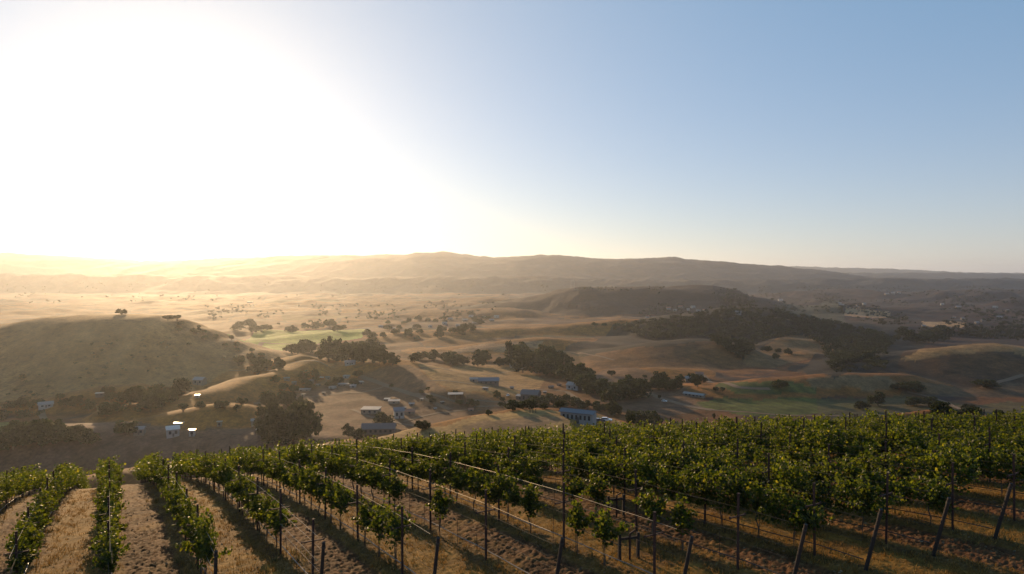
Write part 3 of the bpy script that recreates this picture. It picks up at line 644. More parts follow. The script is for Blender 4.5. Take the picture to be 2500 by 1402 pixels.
# ------------------------------------------------------------------ trees
def crown_mesh(seed, kind):
    rg = np.random.default_rng(seed); P = []
    if kind == 'oak':      # broad dome made of uneven clumps
        nl = 30
        for k in range(nl):
            a = rg.uniform(0, 6.28); r = 0.36 * math.sqrt(rg.random()); zc = .20 + .58 * rg.random() * (1 - (r / .45) ** 2) + .05 * rg.normal()
            sz = rg.uniform(.09, .17); n = 46; d = rg.normal(size=(n, 3)); d /= np.linalg.norm(d, axis=1, keepdims=True)
            P.append(np.array([r * math.cos(a) * 1.15, r * math.sin(a) * 1.15, zc]) + d * sz * rg.uniform(.55, 1.08, (n, 1)) * np.array([1.1, 1.1, .8]))
        size = .062
    elif kind == 'tall':   # ragged upright crown
        for k in range(24):
            zc = .12 + .80 * (k / 24); r = .17 * math.sin(math.pi * min(1, (zc - .12) / .9)) + .02; a = rg.uniform(0, 6.28); sz = rg.uniform(.07, .12); n = 40
            d = rg.normal(size=(n, 3)); d /= np.linalg.norm(d, axis=1, keepdims=True)
            P.append(np.array([r * math.cos(a), r * math.sin(a), zc]) + d * sz * rg.uniform(.5, 1.1, (n, 1)))
        size = .05
    else:                  # low shrub
        for k in range(14):
            a = rg.uniform(0, 6.28); r = .38 * math.sqrt(rg.random()); n = 40; d = rg.normal(size=(n, 3)); d /= np.linalg.norm(d, axis=1, keepdims=True)
            P.append(np.array([r * math.cos(a), r * math.sin(a), .38 + .25 * rg.random()]) + d * rg.uniform(.14, .24) * rg.uniform(.6, 1.05, (n, 1)))
        size = .085
    p = np.concatenate(P); p[:, 2] = np.maximum(p[:, 2], .06); co, tr = leaf_mesh(p, size * 1.35, rg)
    t = rg.random((len(p), 1)); col = np.array([.014, .021, .008]) * (1 - t) + np.array([.036, .045, .014]) * t
    return np_mesh('crown', co, tris=tr, mats=[M_tree], tint=np.repeat(col, 4, 0))
def trunk_mesh(seed, kind):
    rg = random.Random(seed); m = MB()
    if kind == 'shrub':
        for k in range(4): a = k * 1.57 + rg.random(); m.tube([(0, 0, -.05), (.15 * math.cos(a), .15 * math.sin(a), .3), (.25 * math.cos(a), .25 * math.sin(a), .5)], [.03, .02, .01], 5)
        return m.mesh('trunk', M_bark)
    th = .32 if kind == 'oak' else .8
    m.tube([(0, 0, -.06), (.01, 0, th * .5), (rg.uniform(-.03, .03), .01, th)], [.035, .028, .018] if kind == 'oak' else [.022, .018, .006], 7)
    for k in range(5):
        a = k * 1.26 + rg.random() * .5; z = th * (.7 if kind == 'oak' else .35 + .1 * k); l = .28 if kind == 'oak' else .12
        m.tube([(0, 0, z), (l * .5 * math.cos(a), l * .5 * math.sin(a), z + .15), (l * math.cos(a), l * math.sin(a), z + .28)], [.018, .012, .006], 5)
    return m.mesh('trunk', M_bark)
CR = {k: [crown_mesh(300 + 10 * n + v, k) for v in range(5)] for n, k in enumerate(('oak', 'tall', 'shrub'))}
TR = {k: [trunk_mesh(v, k) for v in range(3)] for k in CR}
NTREE = 0
def tree(px, py, h, w=None, kind='oak', label=None, group=None, cat=None):
    global NTREE
    X, Y, Z = ground(px, py); H = h * Y / FPX; Wd = (w or h * 1.1) * Y / FPX
    name = {'oak': 'oak_tree', 'tall': 'tall_tree', 'shrub': 'shrub'}[kind]
    t = empty(name, (X, Y, Z - .02 * H), random.uniform(0, 6.28)); kx = {'oak': .98, 'tall': .5, 'shrub': 1.1}[kind]
    zt = {'oak': .95, 'tall': 1.03, 'shrub': .85}[kind]
    t.scale = (Wd / kx, Wd / kx * random.uniform(.9, 1.1), H / zt)
    tag(t, label, cat or ('shrub' if kind == 'shrub' else 'tree'), group)
    link('crown', random.choice(CR[kind]), t); link('trunk', random.choice(TR[kind]), t); NTREE += 1
    return t
def cluster(pts, n, h, label, group, kinds=('oak',), jx=14, jy=5, wf=1.15):
    """n trees scattered along a polyline of base points"""
    L = len(pts) - 1
    for k in range(n):
        t = (k + .5 + random.uniform(-.4, .4)) / n * L; i = min(int(max(t, 0)), L - 1); f = t - i
        x = pts[i][0] + (pts[i + 1][0] - pts[i][0]) * f + random.gauss(0, jx); y = pts[i][1] + (pts[i + 1][1] - pts[i][1]) * f + random.gauss(0, jy)
        hh = random.uniform(*h); kd = random.choice(kinds); w = hh * wf * random.uniform(.85, 1.25) if kd != 'tall' else hh * random.uniform(.4, .6)
        tree(x, y, hh, w, kd, label, group)
SINGLE = [
    (296, 768, 18, 26, 'oak', 'lone round tree standing on the bare crest of the left hill'),
    (715, 812, 20, 26, 'oak', 'lone oak standing at the edge of the bright green field'),
    (2143, 990, 38, 46, 'oak', 'single round oak in the middle of the green field at right'),
    (2106, 1000, 26, 34, 'oak', 'smaller faint oak just left of the round oak in the right field'),
    (2225, 955, 30, 54, 'oak', 'wide oak above the pale diagonal track at right'),
    (2188, 951, 24, 26, 'oak', 'narrow oak left of the wide oak above the diagonal track'),
    (2230, 990, 28, 44, 'oak', 'left oak of the dark row below the diagonal track at right'),
    (2268, 992, 30, 46, 'oak', 'right oak of the dark row below the diagonal track at right'),
    (2300, 1010, 42, 52, 'oak', 'tallest dark oak beside the lower end of the diagonal track'),
    (2296, 1021, 24, 46, 'shrub', 'low round bush in front of the tallest oak near the vineyard edge'),
    (2368, 1004, 24, 42, 'oak', 'upper of two round trees above the reddish grass edge at right'),
    (2376, 1018, 26, 54, 'shrub', 'wide domed bush in front of the upper round tree at right'),
    (2335, 1019, 18, 30, 'shrub', 'small bush between two larger round bushes above the reddish grass'),
    (2440, 1018, 18, 34, 'shrub', 'rightmost low bush on the reddish grass edge above the vines'),
    (2405, 944, 22, 62, 'oak', 'flat spreading oak at the foot of the lit hill at right'),
    (1905, 946, 24, 44, 'oak', 'dim broad oak above the upper green field'),
    (264, 962, 26, 32, 'oak', 'oak beside the bright flat roof on the left spur'),
    (936, 1040, 42, 46, 'oak', 'broad leafy oak between the flat shed and the white house'),
    (850, 1066, 36, 30, 'oak', 'round tree at the left end of the long dark house'),
    (873, 1072, 34, 36, 'oak', 'second round tree in front of the long dark house'),
    (1030, 1048, 30, 44, 'oak', 'dark oak at the foot of the dry knoll below the white house'),
    (1213, 972, 22, 22, 'oak', 'round tree left of the dark two part house'),
    (1226, 984, 16, 18, 'shrub', 'small bush under the round tree left of the dark house'),
    (1160, 992, 20, 22, 'oak', 'small lone tree in the dry field below the pale flat roofed barn'),
    (1242, 892, 66, 22, 'tall', 'tall dark columnar tree rising above the mid valley grove'),
    (1612, 938, 40, 44, 'oak', 'spreading bare limbed tree above the grove by the dirt road'),
    (310, 1062, 44, 60, 'oak', 'large oak left of the white farmhouse on the shaded slope'),
    (1562, 1038, 44, 42, 'oak', 'dark tree at the vineyard edge right of the long white building'),
    (742, 935, 34, 24, 'tall', 'slim tree among the sheds at the middle left farmyard'),
    (770, 920, 26, 20, 'oak', 'small tree beside the slim tree in the middle left farmyard'),
    (672, 935, 22, 24, 'oak', 'tree at the left end of the middle left farmyard'),
    (410, 783, 14, 30, 'shrub', 'dark shrub on the right shoulder of the left hill crest'),
    (1610, 975, 12, 10, 'shrub', 'tiny bush beside the dirt road below the grove'),
    (1743, 1022, 14, 9, 'tall', 'thin sapling standing behind the vineyard edge'),
]
for px, py, h, w, kd, lab in SINGLE: tree(px, py, h, w, kd, lab)
cluster([(640, 1070), (700, 1082), (780, 1078)], 14, (70, 118), 'tall dark tree in the thick grove behind the vineyard wires at left', 'trees of the dark left grove', ('tall', 'oak'), 14, 7, .62)
cluster([(630, 1000), (700, 985), (770, 1010)], 7, (34, 50), 'tree at the back of the thick grove above the vineyard wires', 'trees at the back of the left grove', ('oak',), 10, 6, .9)
cluster([(790, 872), (850, 880), (960, 890)], 14, (38, 62), 'bulky dark tree in the hazy grove below the green field', 'trees of the hazy grove', ('oak', 'oak', 'tall'), 9, 6, .95)
cluster([(715, 868), (775, 862)], 4, (28, 40), 'tree at the left edge of the hazy grove below the green field', 'trees left of the hazy grove', ('oak',), 9, 4, 1)
cluster([(1000, 878), (1110, 884), (1240, 890)], 15, (20, 36), 'tree in the long mid valley windbreak behind the dry field', 'trees of the mid valley windbreak', ('oak',), 10, 4, 1.15)
cluster([(1265, 890), (1330, 900), (1400, 935)], 18, (40, 66), 'large tree in the dark grove at the head of the ravine', 'trees at the head of the ravine', ('oak', 'oak', 'tall'), 12, 8, .95)
cluster([(1400, 935), (1470, 955), (1550, 985)], 18, (34, 56), 'dark tree in the diagonal ravine running down to the vineyard', 'trees along the diagonal ravine', ('oak',), 12, 9, 1.05)
cluster([(1250, 1000), (1340, 992), (1420, 992), (1500, 1012)], 18, (18, 34), 'bushy tree in the hedge behind the long white building', 'bushy trees behind the white building', ('oak', 'shrub'), 10, 4, 1.25)
cluster([(1490, 1015), (1545, 1035), (1600, 1040)], 6, (26, 44), 'shady tree near the vineyard edge right of the white building', 'trees right of the white building', ('oak',), 12, 4, 1)
cluster([(1575, 950), (1650, 948)], 6, (24, 36), 'tree in the small grove above the dirt road', 'trees above the dirt road', ('oak',), 10, 4, 1.1)
cluster([(1660, 930), (1720, 936)], 5, (18, 28), 'tree beside the pale houses under the mid knoll', 'trees beside the pale houses', ('oak',), 8, 3, 1.1)
cluster([(350, 1000), (420, 975)], 8, (40, 60), 'dark oak in the clump between the two left grass spurs', 'oaks between the left spurs', ('oak',), 16, 8, 1.05)
cluster([(0, 1085), (60, 1078), (125, 1066)], 13, (44, 64), 'leafy tree in the shaded bottom left grove', 'trees of the bottom left grove', ('oak',), 14, 9, 1.1)
cluster([(150, 1072), (215, 1074)], 5, (38, 50), 'dark round tree beside the pale left track', 'trees beside the left track', ('oak',), 10, 5, 1.1)
cluster([(150, 990), (230, 1000), (290, 1010)], 6, (22, 34), 'dim tree below the first left grass spur', 'trees below the first left spur', ('oak',), 14, 5, 1.2)
cluster([(570, 890), (640, 900), (690, 895)], 12, (16, 30), 'shrubby tree on the foot of the left hill', 'shrubby trees at the left hill foot', ('oak', 'shrub'), 14, 8, 1.25)
cluster([(430, 790), (500, 820), (580, 860), (650, 890)], 20, (9, 17), 'small shrub on the right flank of the left hill', 'shrubs on the left hill flank', ('shrub',), 10, 9, 1.5)
cluster([(545, 803), (660, 806), (790, 802), (850, 808)], 12, (14, 26), 'hazy oak along the far side of the green field', 'oaks along the green field', ('oak',), 14, 4, 1.3)
cluster([(900, 815), (1000, 815), (1090, 812), (1180, 800)], 24, (12, 22), 'oak among the hamlet roofs right of the green field', 'oaks around the hamlet', ('oak',), 16, 8, 1.25)
cluster([(960, 790), (1050, 782), (1180, 780)], 14, (8, 16), 'small oak behind the hamlet right of the green field', 'small oaks behind the hamlet', ('oak',), 16, 4, 1.25)
cluster([(2130, 830), (2220, 835), (2320, 825)], 12, (20, 34), 'dark oak in the wood above the lit crest at right', 'oaks above the lit crest', ('oak',), 18, 8, 1.25)
cluster([(1870, 850), (1900, 865), (1950, 868)], 6, (12, 18), 'oak beside the lit knobs of the wooded hill', 'oaks beside the lit knobs', ('oak',), 14, 5, 1.2)
cluster([(1500, 806), (1460, 795)], 3, (10, 14), 'small oak on the pale rise below the mast hill', 'oaks on the pale rise', ('oak',), 14, 3, 1.2)
cluster([(960, 960), (1080, 975), (1200, 990)], 12, (9, 17), 'low bush scattered over the dry middle fields', 'bushes of the dry middle fields', ('shrub', 'oak'), 30, 14, 1.3)
cluster([(690, 955), (780, 935), (880, 945)], 14, (12, 24), 'small tree among the sheds of the middle left farmyard', 'trees of the middle left farmyard', ('oak', 'shrub', 'oak'), 14, 10, 1.1)
cluster([(60, 1000), (200, 985), (300, 975)], 10, (12, 26), 'dim bush at the foot of the left hill', 'bushes at the left hill foot', ('oak', 'shrub'), 25, 9, 1.3)
cluster([(440, 1000), (560, 1000), (620, 990)], 8, (10, 22), 'small tree on the left grass spurs', 'trees of the left grass spurs', ('oak', 'shrub'), 18, 8, 1.2)
cluster([(1420, 905), (1540, 925), (1700, 950), (1760, 960)], 9, (9, 18), 'low bush along the dirt road below the knoll', 'bushes along the dirt road', ('shrub',), 16, 6, 1.4)
# woods and scrub that read as one mass
def woodland(name, polys, label, size, dens):
    cos, tris, tin, off = [], [], [], 0; rg = np.random.default_rng(len(label)); pool = []
    for v in range(5):
        p = []
        for k in range(6):
            a = rg.uniform(0, 6.28); r = .32 * math.sqrt(rg.random()); n = 12; d = rg.normal(size=(n, 3)); d /= np.linalg.norm(d, axis=1, keepdims=True)
            p.append(np.array([r * math.cos(a), r * math.sin(a), .4 + .3 * rg.random()]) + d * .2 * rg.uniform(.6, 1.1, (n, 1)))
        p = np.concatenate(p); pool.append(leaf_mesh(p, .17, rg))
    for poly, n, h in polys:
        xs = [q[0] for q in poly]; ys = [q[1] for q in poly]; c = 0; tries = 0
        while c < n and tries < n * 8:
            tries += 1; px = rg.uniform(min(xs), max(xs)); py = rg.uniform(min(ys), max(ys))
            if not in_poly(np.array(px), np.array(py), poly): continue
            X, Y, Z = ground(px, py)
            if name != 'woodland' and fbm(np.array(X / (60. + Y * .05)), np.array(Y / (60. + Y * .05)), 2) < rg.uniform(-.15, .22): continue
            c += 1; H = rg.uniform(*h); co, tr = pool[int(rg.integers(5))]; a = rg.uniform(0, 6.28); w = H * rg.uniform(1, 1.5)
            x = (co[:, 0] * math.cos(a) - co[:, 1] * math.sin(a)) * w + X; y = (co[:, 0] * math.sin(a) + co[:, 1] * math.cos(a)) * w + Y
            cos.append(np.stack([x, y, Z + co[:, 2] * H - .05 * H], 1)); tris.append(tr + off); off += len(co)
            t = rg.uniform(.6, 1.3); tin.append(np.tile(np.array([.022, .026, .013]) * t, (len(co), 1)))
    o = link(name, np_mesh(name, np.concatenate(cos), tris=np.concatenate(tris), mats=[M_tree], tint=np.concatenate(tin)))
    tag(o, label, 'woodland', None, 'stuff')
woodland('woodland', [([(1500, 800), (1640, 778), (1790, 760), (1900, 760), (2060, 795), (2200, 830), (2120, 880), (2030, 905), (2010, 850), (1960, 820), (1860, 835), (1810, 880), (1720, 825), (1560, 830)], 1500, (5, 11)),
                      ([(2000, 860), (2160, 850), (2180, 905), (2040, 915)], 60, (5, 9))], 'dark oak wood covering the hill right of centre', 0, 0)
woodland('scrub_woods', [([(1880, 730), (2150, 725), (2500, 760), (2500, 830), (2300, 822), (2060, 790), (1900, 762)], 560, (5, 10)),
                         ([(1850, 700), (2500, 700), (2500, 745), (1850, 735)], 300, (6, 12)), ([(2280, 800), (2500, 790), (2500, 840), (2330, 830)], 90, (6, 11))], 'scattered dark woods across the far right valley', 0, 0)
woodland('crest_scrub', [([(1390, 706), (1560, 700), (1800, 702), (1900, 752), (1860, 762), (1700, 722), (1480, 712)], 240, (4, 8)),
                         ([(1480, 745), (1850, 735), (1880, 768), (1560, 778)], 160, (5, 9))], 'low scrub along the crest and foot of the hill with the masts', 0, 0)
woodland('valley_trees', [([(500, 745), (900, 745), (1200, 735), (1230, 778), (900, 790), (520, 800)], 200, (5, 11)),
                          ([(0, 690), (1300, 690), (1400, 722), (0, 745)], 110, (7, 14))], 'hazy scattered trees over the sunlit valley floor at left', 0, 0)
woodland('hill_scrub', [([(30, 850), (300, 810), (480, 835), (620, 890), (440, 950), (330, 940), (100, 970), (0, 980)], 60, (2, 5)),
                        ([(0, 985), (100, 980), (100, 1030), (0, 1030)], 30, (4, 8))], 'dark brush on the shaded face of the left hill', 0, 0)

# ------------------------------------------------------------------ buildings
def house(px, py, wpx, hpx, label, yaw=0, dr=0.6, roof='gable', wm=M_white, rm=M_shingle, rise=0.32, nwin=3, cat='house', door=True, tilt=None, name=None, group=None, chimney=False, open_=False):
    if rm is M_tin: rm = M_mirror if roof == 'mono' and ('bright' in label or 'glint' in label) else M_tin if 'bright' in label else M_dull
    X, Y, Z = ground(px, py); w = wpx * Y / FPX; h = hpx * Y / FPX; d = w * dr; yw = R(yaw) - X / Y * 0.6
    b = empty(name or {'house': 'house', 'shed': 'shed', 'barn': 'barn'}.get(cat, 'house'), (X, Y, Z), yw); tag(b, label, cat, group)
    base = -max(1.2, 0.25 * d)
    m = MB(); rs = w * dr * rise
    if open_:      # posts only
        for x in (-.47, 0, .47):
            for y in (-.46, .46): m.box((x * w, y * d, (h + base) / 2), (.25, .25, h - base))
    else: m.box((0, 0, (h + base) / 2), (w, d, h - base))
    if roof == 'gable' and not open_:
        for s in (-1, 1): m.poly([(s * w / 2, -d / 2, h), (s * w / 2, d / 2, h), (s * w / 2, 0, h + rs)])
    m.build('wall', wm, b)
    m = MB(); e = .35 + .02 * w; th = .16
    if roof == 'gable':
        for s in (-1, 1):
            y0 = s * (d / 2 + e); z0 = h - rs * e / (d / 2) + .02; q = [(-w / 2 - e, 0, h + rs + .02), (w / 2 + e, 0, h + rs + .02), (w / 2 + e, y0, z0), (-w / 2 - e, y0, z0)]
            m.poly(q); m.poly([(x, y, z + th) for x, y, z in q][::-1])
            for a in range(4): p1, p2 = q[a], q[(a + 1) % 4]; m.poly([p1, p2, (p2[0], p2[1], p2[2] + th), (p1[0], p1[1], p1[2] + th)])
    elif roof == 'mono':
        a = tilt if tilt is not None else 0.12; a = -0.012 if rm is M_mirror else a; mm = Matrix.Rotation(a, 3, 'X'); m.box((0, 0, h + .3 + abs(math.sin(a)) * d / 2), (w + 2 * e, d + 2 * e, .2), M=mm)
    else: m.box((0, 0, h + .12), (w + .6, d + .6, .22))
    rf = m.build('roof', rm, b)
    if chimney: m = MB(); m.box((w * .2, d * .12, h + rs * .9), (.9, .7, 1.8)); m.build('chimney', M_tile, rf)
    if not open_:
        for k in range(nwin):
            x = (-.5 + (k + .5) / nwin) * w * .92; ww = min(1.6, w / nwin * .45); hh = h * .42
            m = MB(); m.box((x, -d / 2 - .03, h * .55), (ww + .24, .1, hh + .24)); f = m.build('window', wm, b)
            m = MB(); m.box((x, -d / 2 - .06, h * .55), (ww, .1, hh)); m.build('pane', M_glass, f)
        if door: m = MB(); m.box((w * .46 * (1 - 1 / max(nwin, 2)) * .1, -d / 2 - .04, min(h * .42, 1.1)), (1.1, .1, min(h * .84, 2.2))); m.build('door', M_dark, b)
    return b
house(1412, 1030, 84, 25, 'long white two storey building with dark windows at the edge of the dry knoll', -24, .32, 'gable', M_white, M_bluetin, .18, 7, 'building', name='long_building')
house(1402, 951, 32, 12, 'pale metal workshop with gabled roof on the ravine track', -30, .75, 'gable', M_white, M_tin, .25, 2, 'shed')
house(1296, 980, 42, 20, 'dark two storey house with grey roof in the dry field', -18, .8, 'gable', M_dark, M_shingle, .25, 3, 'house', chimney=True)
house(1272, 976, 22, 9, 'low dark wing with pale awnings left of the dark two storey house', -18, .7, 'mono', M_dark, M_tin, .2, 1, 'house')
house(1112, 970, 34, 8, 'open hay barn with pale flat roof alone in the dry field', 0, .6, 'mono', M_cream, M_tin, .2, 0, 'barn', False, 0.05, open_=True)
house(1192, 938, 50, 10, 'long low barn with blue roof on the upper dry field', 3, .5, 'gable', M_dark, M_bluetin, .25, 4, 'barn')
house(1156, 932, 18, 7, 'small pale shed at the left end of the blue roofed barn', 3, .7, 'gable', M_cream, M_tin, .25, 1, 'shed')
house(906, 1008, 42, 10, 'flat roofed farm shed with pale roof above the long dark house', -10, .7, 'mono', M_cream, M_tin, .2, 3, 'shed', True, 0.05)
house(974, 1020, 24, 19, 'white gabled house behind the broad leafy oak', 8, .9, 'gable', M_white, M_bluetin, .3, 2, 'house')
house(1000, 1010, 24, 7, 'low shed with brown roof right of the white gabled house', 0, .7, 'gable', M_cream, M_tile, .25, 1, 'shed')
house(925, 1058, 78, 15, 'long dark single storey house with round trees at its left end', -4, .35, 'gable', M_dark, M_shingle, .35, 6, 'house')
house(962, 985, 26, 6, 'pale roofed shed on the track above the white gabled house', 0, .6, 'mono', M_cream, M_tin, .2, 1, 'shed', False, .08)
house(422, 1064, 28, 18, 'white farmhouse with sun bright roof on the left shaded slope', 12, .8, 'gable', M_white, M_tin, .3, 2, 'house')
house(437, 1038, 20, 5, 'bright roofed shed behind the white farmhouse', 4, .6, 'mono', M_cream, M_tin, .2, 1, 'shed', False, .1)
house(469, 1064, 13, 14, 'narrow pale outbuilding with bright roof right of the white farmhouse', 0, .9, 'mono', M_white, M_tin, .2, 1, 'shed', True, .1)
house(536, 1040, 11, 10, 'small bright roofed hut on the green mound at left', 0, .9, 'mono', M_cream, M_tin, .2, 1, 'shed', True, .1)
house(341, 1060, 24, 14, 'house with pale roof beside the large oak at left', -10, .7, 'gable', M_cream, M_tin, .3, 2, 'house')
house(249, 966, 26, 6, 'shed with long bright flat roof on the first left grass spur', 0, .5, 'mono', M_dark, M_tin, .2, 1, 'shed', False, .1)
house(112, 994, 30, 8, 'dim farmhouse at the left foot of the wooded hill', 10, .6, 'gable', M_white, M_tin, .3, 2, 'house')
house(488, 938, 26, 12, 'house with glinting roof at the top of the second left spur', -25, .7, 'gable', M_cream, M_tin, .3, 2, 'house')
house(482, 970, 10, 5, 'tiny bright hut on the rounded left spur', 0, .8, 'mono', M_white, M_tin, .2, 0, 'shed', True, .1)
house(622, 1040, 16, 14, 'shed with pale roof at the left side of the dark grove', 6, .8, 'gable', M_cream, M_tin, .3, 1, 'shed')
house(835, 942, 60, 4, 'long low shed row in the middle left farmyard', -6, .15, 'mono', M_cream, M_tin, .2, 4, 'shed', False, .08)
house(735, 955, 44, 4, 'low open shed at the front of the middle left farmyard', 2, .2, 'mono', M_cream, M_tin, .2, 3, 'shed', False, .08)
house(855, 890, 24, 6, 'pale roof beneath the hazy grove', 0, .6, 'gable', M_white, M_tin, .3, 2, 'house')
house(1695, 968, 52, 6, 'long narrow shed with white roof above the green field at right', -32, .2, 'gable', M_cream, M_tin, .3, 5, 'shed')
house(1684, 932, 22, 9, 'pale house among the trees under the mid knoll', 8, .7, 'gable', M_cream, M_tin, .3, 2, 'house')
house(1708, 922, 18, 10, 'second pale house right of the trees under the mid knoll', -8, .7, 'gable', M_cream, M_tile, .3, 2, 'house')
house(1252, 898, 14, 7, 'pale cottage hidden in the mid valley windbreak', 0, .8, 'gable', M_cream, M_tin, .3, 1, 'house')
house(1268, 900, 18, 4, 'low bright shed below the tall columnar tree', 0, .6, 'mono', M_white, M_tin, .2, 1, 'shed', False, .1)
house(1802, 768, 14, 6, 'white house standing out on the wooded hill crest', 0, .7, 'gable', M_white, M_tin, .3, 2, 'house')
house(610, 739, 12, 2.5, 'far barn with sun bright roof in the hazy left valley', 0, 1.2, 'mono', M_white, M_tin, .2, 0, 'barn', False, .12)
house(755, 1062, 10, 8, 'small white shed in front of the dark grove', 0, .8, 'gable', M_white, M_tin, .3, 1, 'shed')
far = [(1085, 792), (1100, 782), (1118, 798), (1135, 785), (1150, 775), (1160, 792), (1185, 778), (1200, 785), (1212, 776), (1050, 800), (1010, 802), (960, 806), (930, 800)]
for k, (px, py) in enumerate(far): house(px, py, random.uniform(8, 14), 4, 'pale roofed house in the hamlet among oaks right of the green field', random.uniform(-30, 30), .6, 'gable', random.choice([M_white, M_cream]), M_tin, .3, 1, 'house', False, group='houses of the oak hamlet')
far = [(1632, 755), (1648, 760), (1662, 752), (1680, 758), (1692, 752), (1705, 762), (1720, 760), (1580, 776), (1690, 778)]
for px, py in far: house(px, py, random.uniform(7, 11), 3.5, 'tiny pale house at the right foot of the hill with masts', random.uniform(-30, 30), .7, 'gable', random.choice([M_white, M_cream]), random.choice([M_tin, M_tile]), .3, 1, 'house', False, group='houses at the mast hill foot')
far = [(2050, 742), (2095, 748), (2110, 744), (2165, 720), (2180, 718), (2195, 716), (2340, 752), (2300, 745), (2420, 772), (2440, 776), (2350, 780), (2330, 776), (2385, 790), (2400, 785), (2460, 760), (2290, 800), (2255, 798), (2430, 752), (1905, 735), (2055, 747)]
for px, py in far: house(px, py, random.uniform(6, 11), 2.8, 'tiny pale house scattered in the far right valley', random.uniform(-30, 30), .7, 'gable', random.choice([M_white, M_cream]), random.choice([M_tin, M_tin, M_tile]), .3, 1, 'house', False, group='houses in the far right valley')
house(636, 1054, 17, 6, 'low shed with glinting flat metal roof at the left edge of the dark grove', 0, 1.1, 'mono', M_cream, M_tin, .2, 1, 'shed', True, .1)
house(922, 1052, 6, 5, 'tiny lit kiosk with glinting roof before the long dark house', 0, 1.0, 'mono', M_white, M_tin, .2, 1, 'shed', True, .1)
for px, py, w in [(a, b, random.uniform(7, 15)) for a, b in ((700, 928), (718, 938), (760, 934), (776, 944), (800, 926), (812, 948), (846, 922), (862, 946), (880, 938), (690, 950), (740, 968), (790, 962))]:
    house(px, py, w, random.uniform(3, 5), 'small pale shed among the clutter of the middle left farmyard', random.uniform(-40, 40), random.uniform(.4, .9), 'mono', random.choice([M_cream, M_dark, M_white]), random.choice([M_tin, M_shingle]), .2, 1, 'shed', True, .08, group='sheds of the middle left farmyard')
for px, py in ((945, 978), (1005, 990), (1030, 978), (1062, 1000), (1080, 985), (985, 1000), (1150, 1003), (1185, 952), (1330, 960), (1345, 948), (1365, 942), (1250, 950)):
    house(px, py, random.uniform(7, 13), random.uniform(3, 5), 'small farm shed scattered over the dry middle fields', random.uniform(-40, 40), random.uniform(.5, .9), random.choice(['mono', 'gable']), random.choice([M_cream, M_dark]), random.choice([M_tin, M_shingle, M_tile]), .25, 1, 'shed', True, .08, group='sheds of the dry middle fields')
# masts on the dry hill
for k, (px, h, lab) in enumerate(((1394, 27, 'taller thin radio mast on the hill crest'), (1402, 25, 'thin radio mast just right of the taller one'))):
    X, Y, Z = ground(px, 706); H = h * Y / FPX; e = empty('radio_mast', (X, Y, Z - .5)); tag(e, lab, 'mast', 'radio masts on the hill')
    for j in range(3):
        a = j * 2.094; m = MB(); m.tube([(.9 * math.cos(a), .9 * math.sin(a), 0), (.5 * math.cos(a), .5 * math.sin(a), H)], .16, 5); m.build('leg', M_steel, e)
    m = MB()
    for q in range(1, 14):
        z = H * q / 14; r = .9 - .4 * q / 14; pts = [(r * math.cos(j * 2.094), r * math.sin(j * 2.094), z) for j in range(4)]; m.tube(pts, .07, 4)
    m.build('bracing', M_steel, e)
    for j in range(3): m = MB(); m.tube([(1.0 * math.cos(j * 2.09), 1.0 * math.sin(j * 2.09), H * .86), (1.0 * math.cos(j * 2.09), 1.0 * math.sin(j * 2.09), H * .97)], .28, 6); m.build('antenna', M_steel, e)
house(1406, 708, 14, 2.4, 'equipment hut at the foot of the radio masts', 0, .4, 'flat', M_cream, M_shingle, .2, 1, 'shed')
# fence posts on the knoll
for k, px in enumerate((1294, 1301, 1308)):
    X, Y, Z = ground(px, 1008); e = empty('fence_post', (X, Y, Z)); tag(e, f'short dark post on the dry knoll, {["left", "middle", "right"][k]} of three', 'post', 'posts on the knoll')
    m = MB(); m.tube([(0, 0, -.2), (0, 0, 1.4)], [.13, .12], 8); m.build('shaft', M_wood, e); m = MB(); m.tube([(0, 0, 1.4), (0, 0, 1.46)], [.14, .05], 8); m.build('cap', M_wood, e)
# vehicles
def car(px, py, label, yaw, paint=M_carw, L=4.6, kind='car'):
    X, Y, Z = ground(px, py); c = empty({'car': 'parked_car', 'pickup': 'pickup_truck'}[kind], (X, Y, Z + .05), R(yaw)); tag(c, label, 'car' if kind == 'car' else 'truck')
    prof = [(-.5, .35), (-.5, .8), (-.47, .92), (-.2, .98), (.25, .98), (.48, .82), (.5, .6), (.5, .35)]
    def ext(pr, w, n, mt, par, z=0):
        m = MB(); a = [(x * L, -w / 2, h + z) for x, h in pr]; b = [(x * L, w / 2, h + z) for x, h in pr]; m.poly(a); m.poly(b[::-1])
        for k in range(len(pr)): q = (k + 1) % len(pr); m.poly([a[q], a[k], b[k], b[q]])
        return m.build(n, mt, par)
    bd = ext(prof, 1.8, 'body', paint, c)
    cabin = [(-.44, .96), (-.36, 1.42), (.06, 1.46), (.24, .97)] if kind == 'car' else [(-.1, .97), (-.07, 1.62), (.12, 1.64), (.26, .97)]
    ext(cabin, 1.6, 'window', M_glass, c); ext([(cabin[1][0], cabin[1][1] + .004), (cabin[2][0], cabin[2][1] + .004), (cabin[2][0] - .01, cabin[2][1] + .06), (cabin[1][0] + .01, cabin[1][1] + .06)], 1.5, 'roof', paint, c)
    for x in (-.31, .31):
        for y in (-.82, .82):
            m = MB(); m.tube([(x * L, y - .12, .34), (x * L, y + .12, .34)], .34, 12); w = m.build('wheel', M_rubber, c)
            m = MB(); m.tube([(x * L, y - .125, .34), (x * L, y + .125, .34)], .2, 10); m.build('rim', M_steel, w)
    for y in (-.65, .65): m = MB(); m.box((.49 * L, y, .68), (.12, .3, .14)); m.build('headlight', M_glass, c)
car(361, 1139, 'white car parked on the dirt shelf beyond the left vine rows', 12)
car(426, 1143, 'white pickup at the end of the vine rows beside the dirt shelf', 80, kind='pickup')
car(1462, 1031, 'dark car parked right of the long white building', 20, M_card)
car(1480, 1029, 'white car parked right of the dark car by the long building', -10)
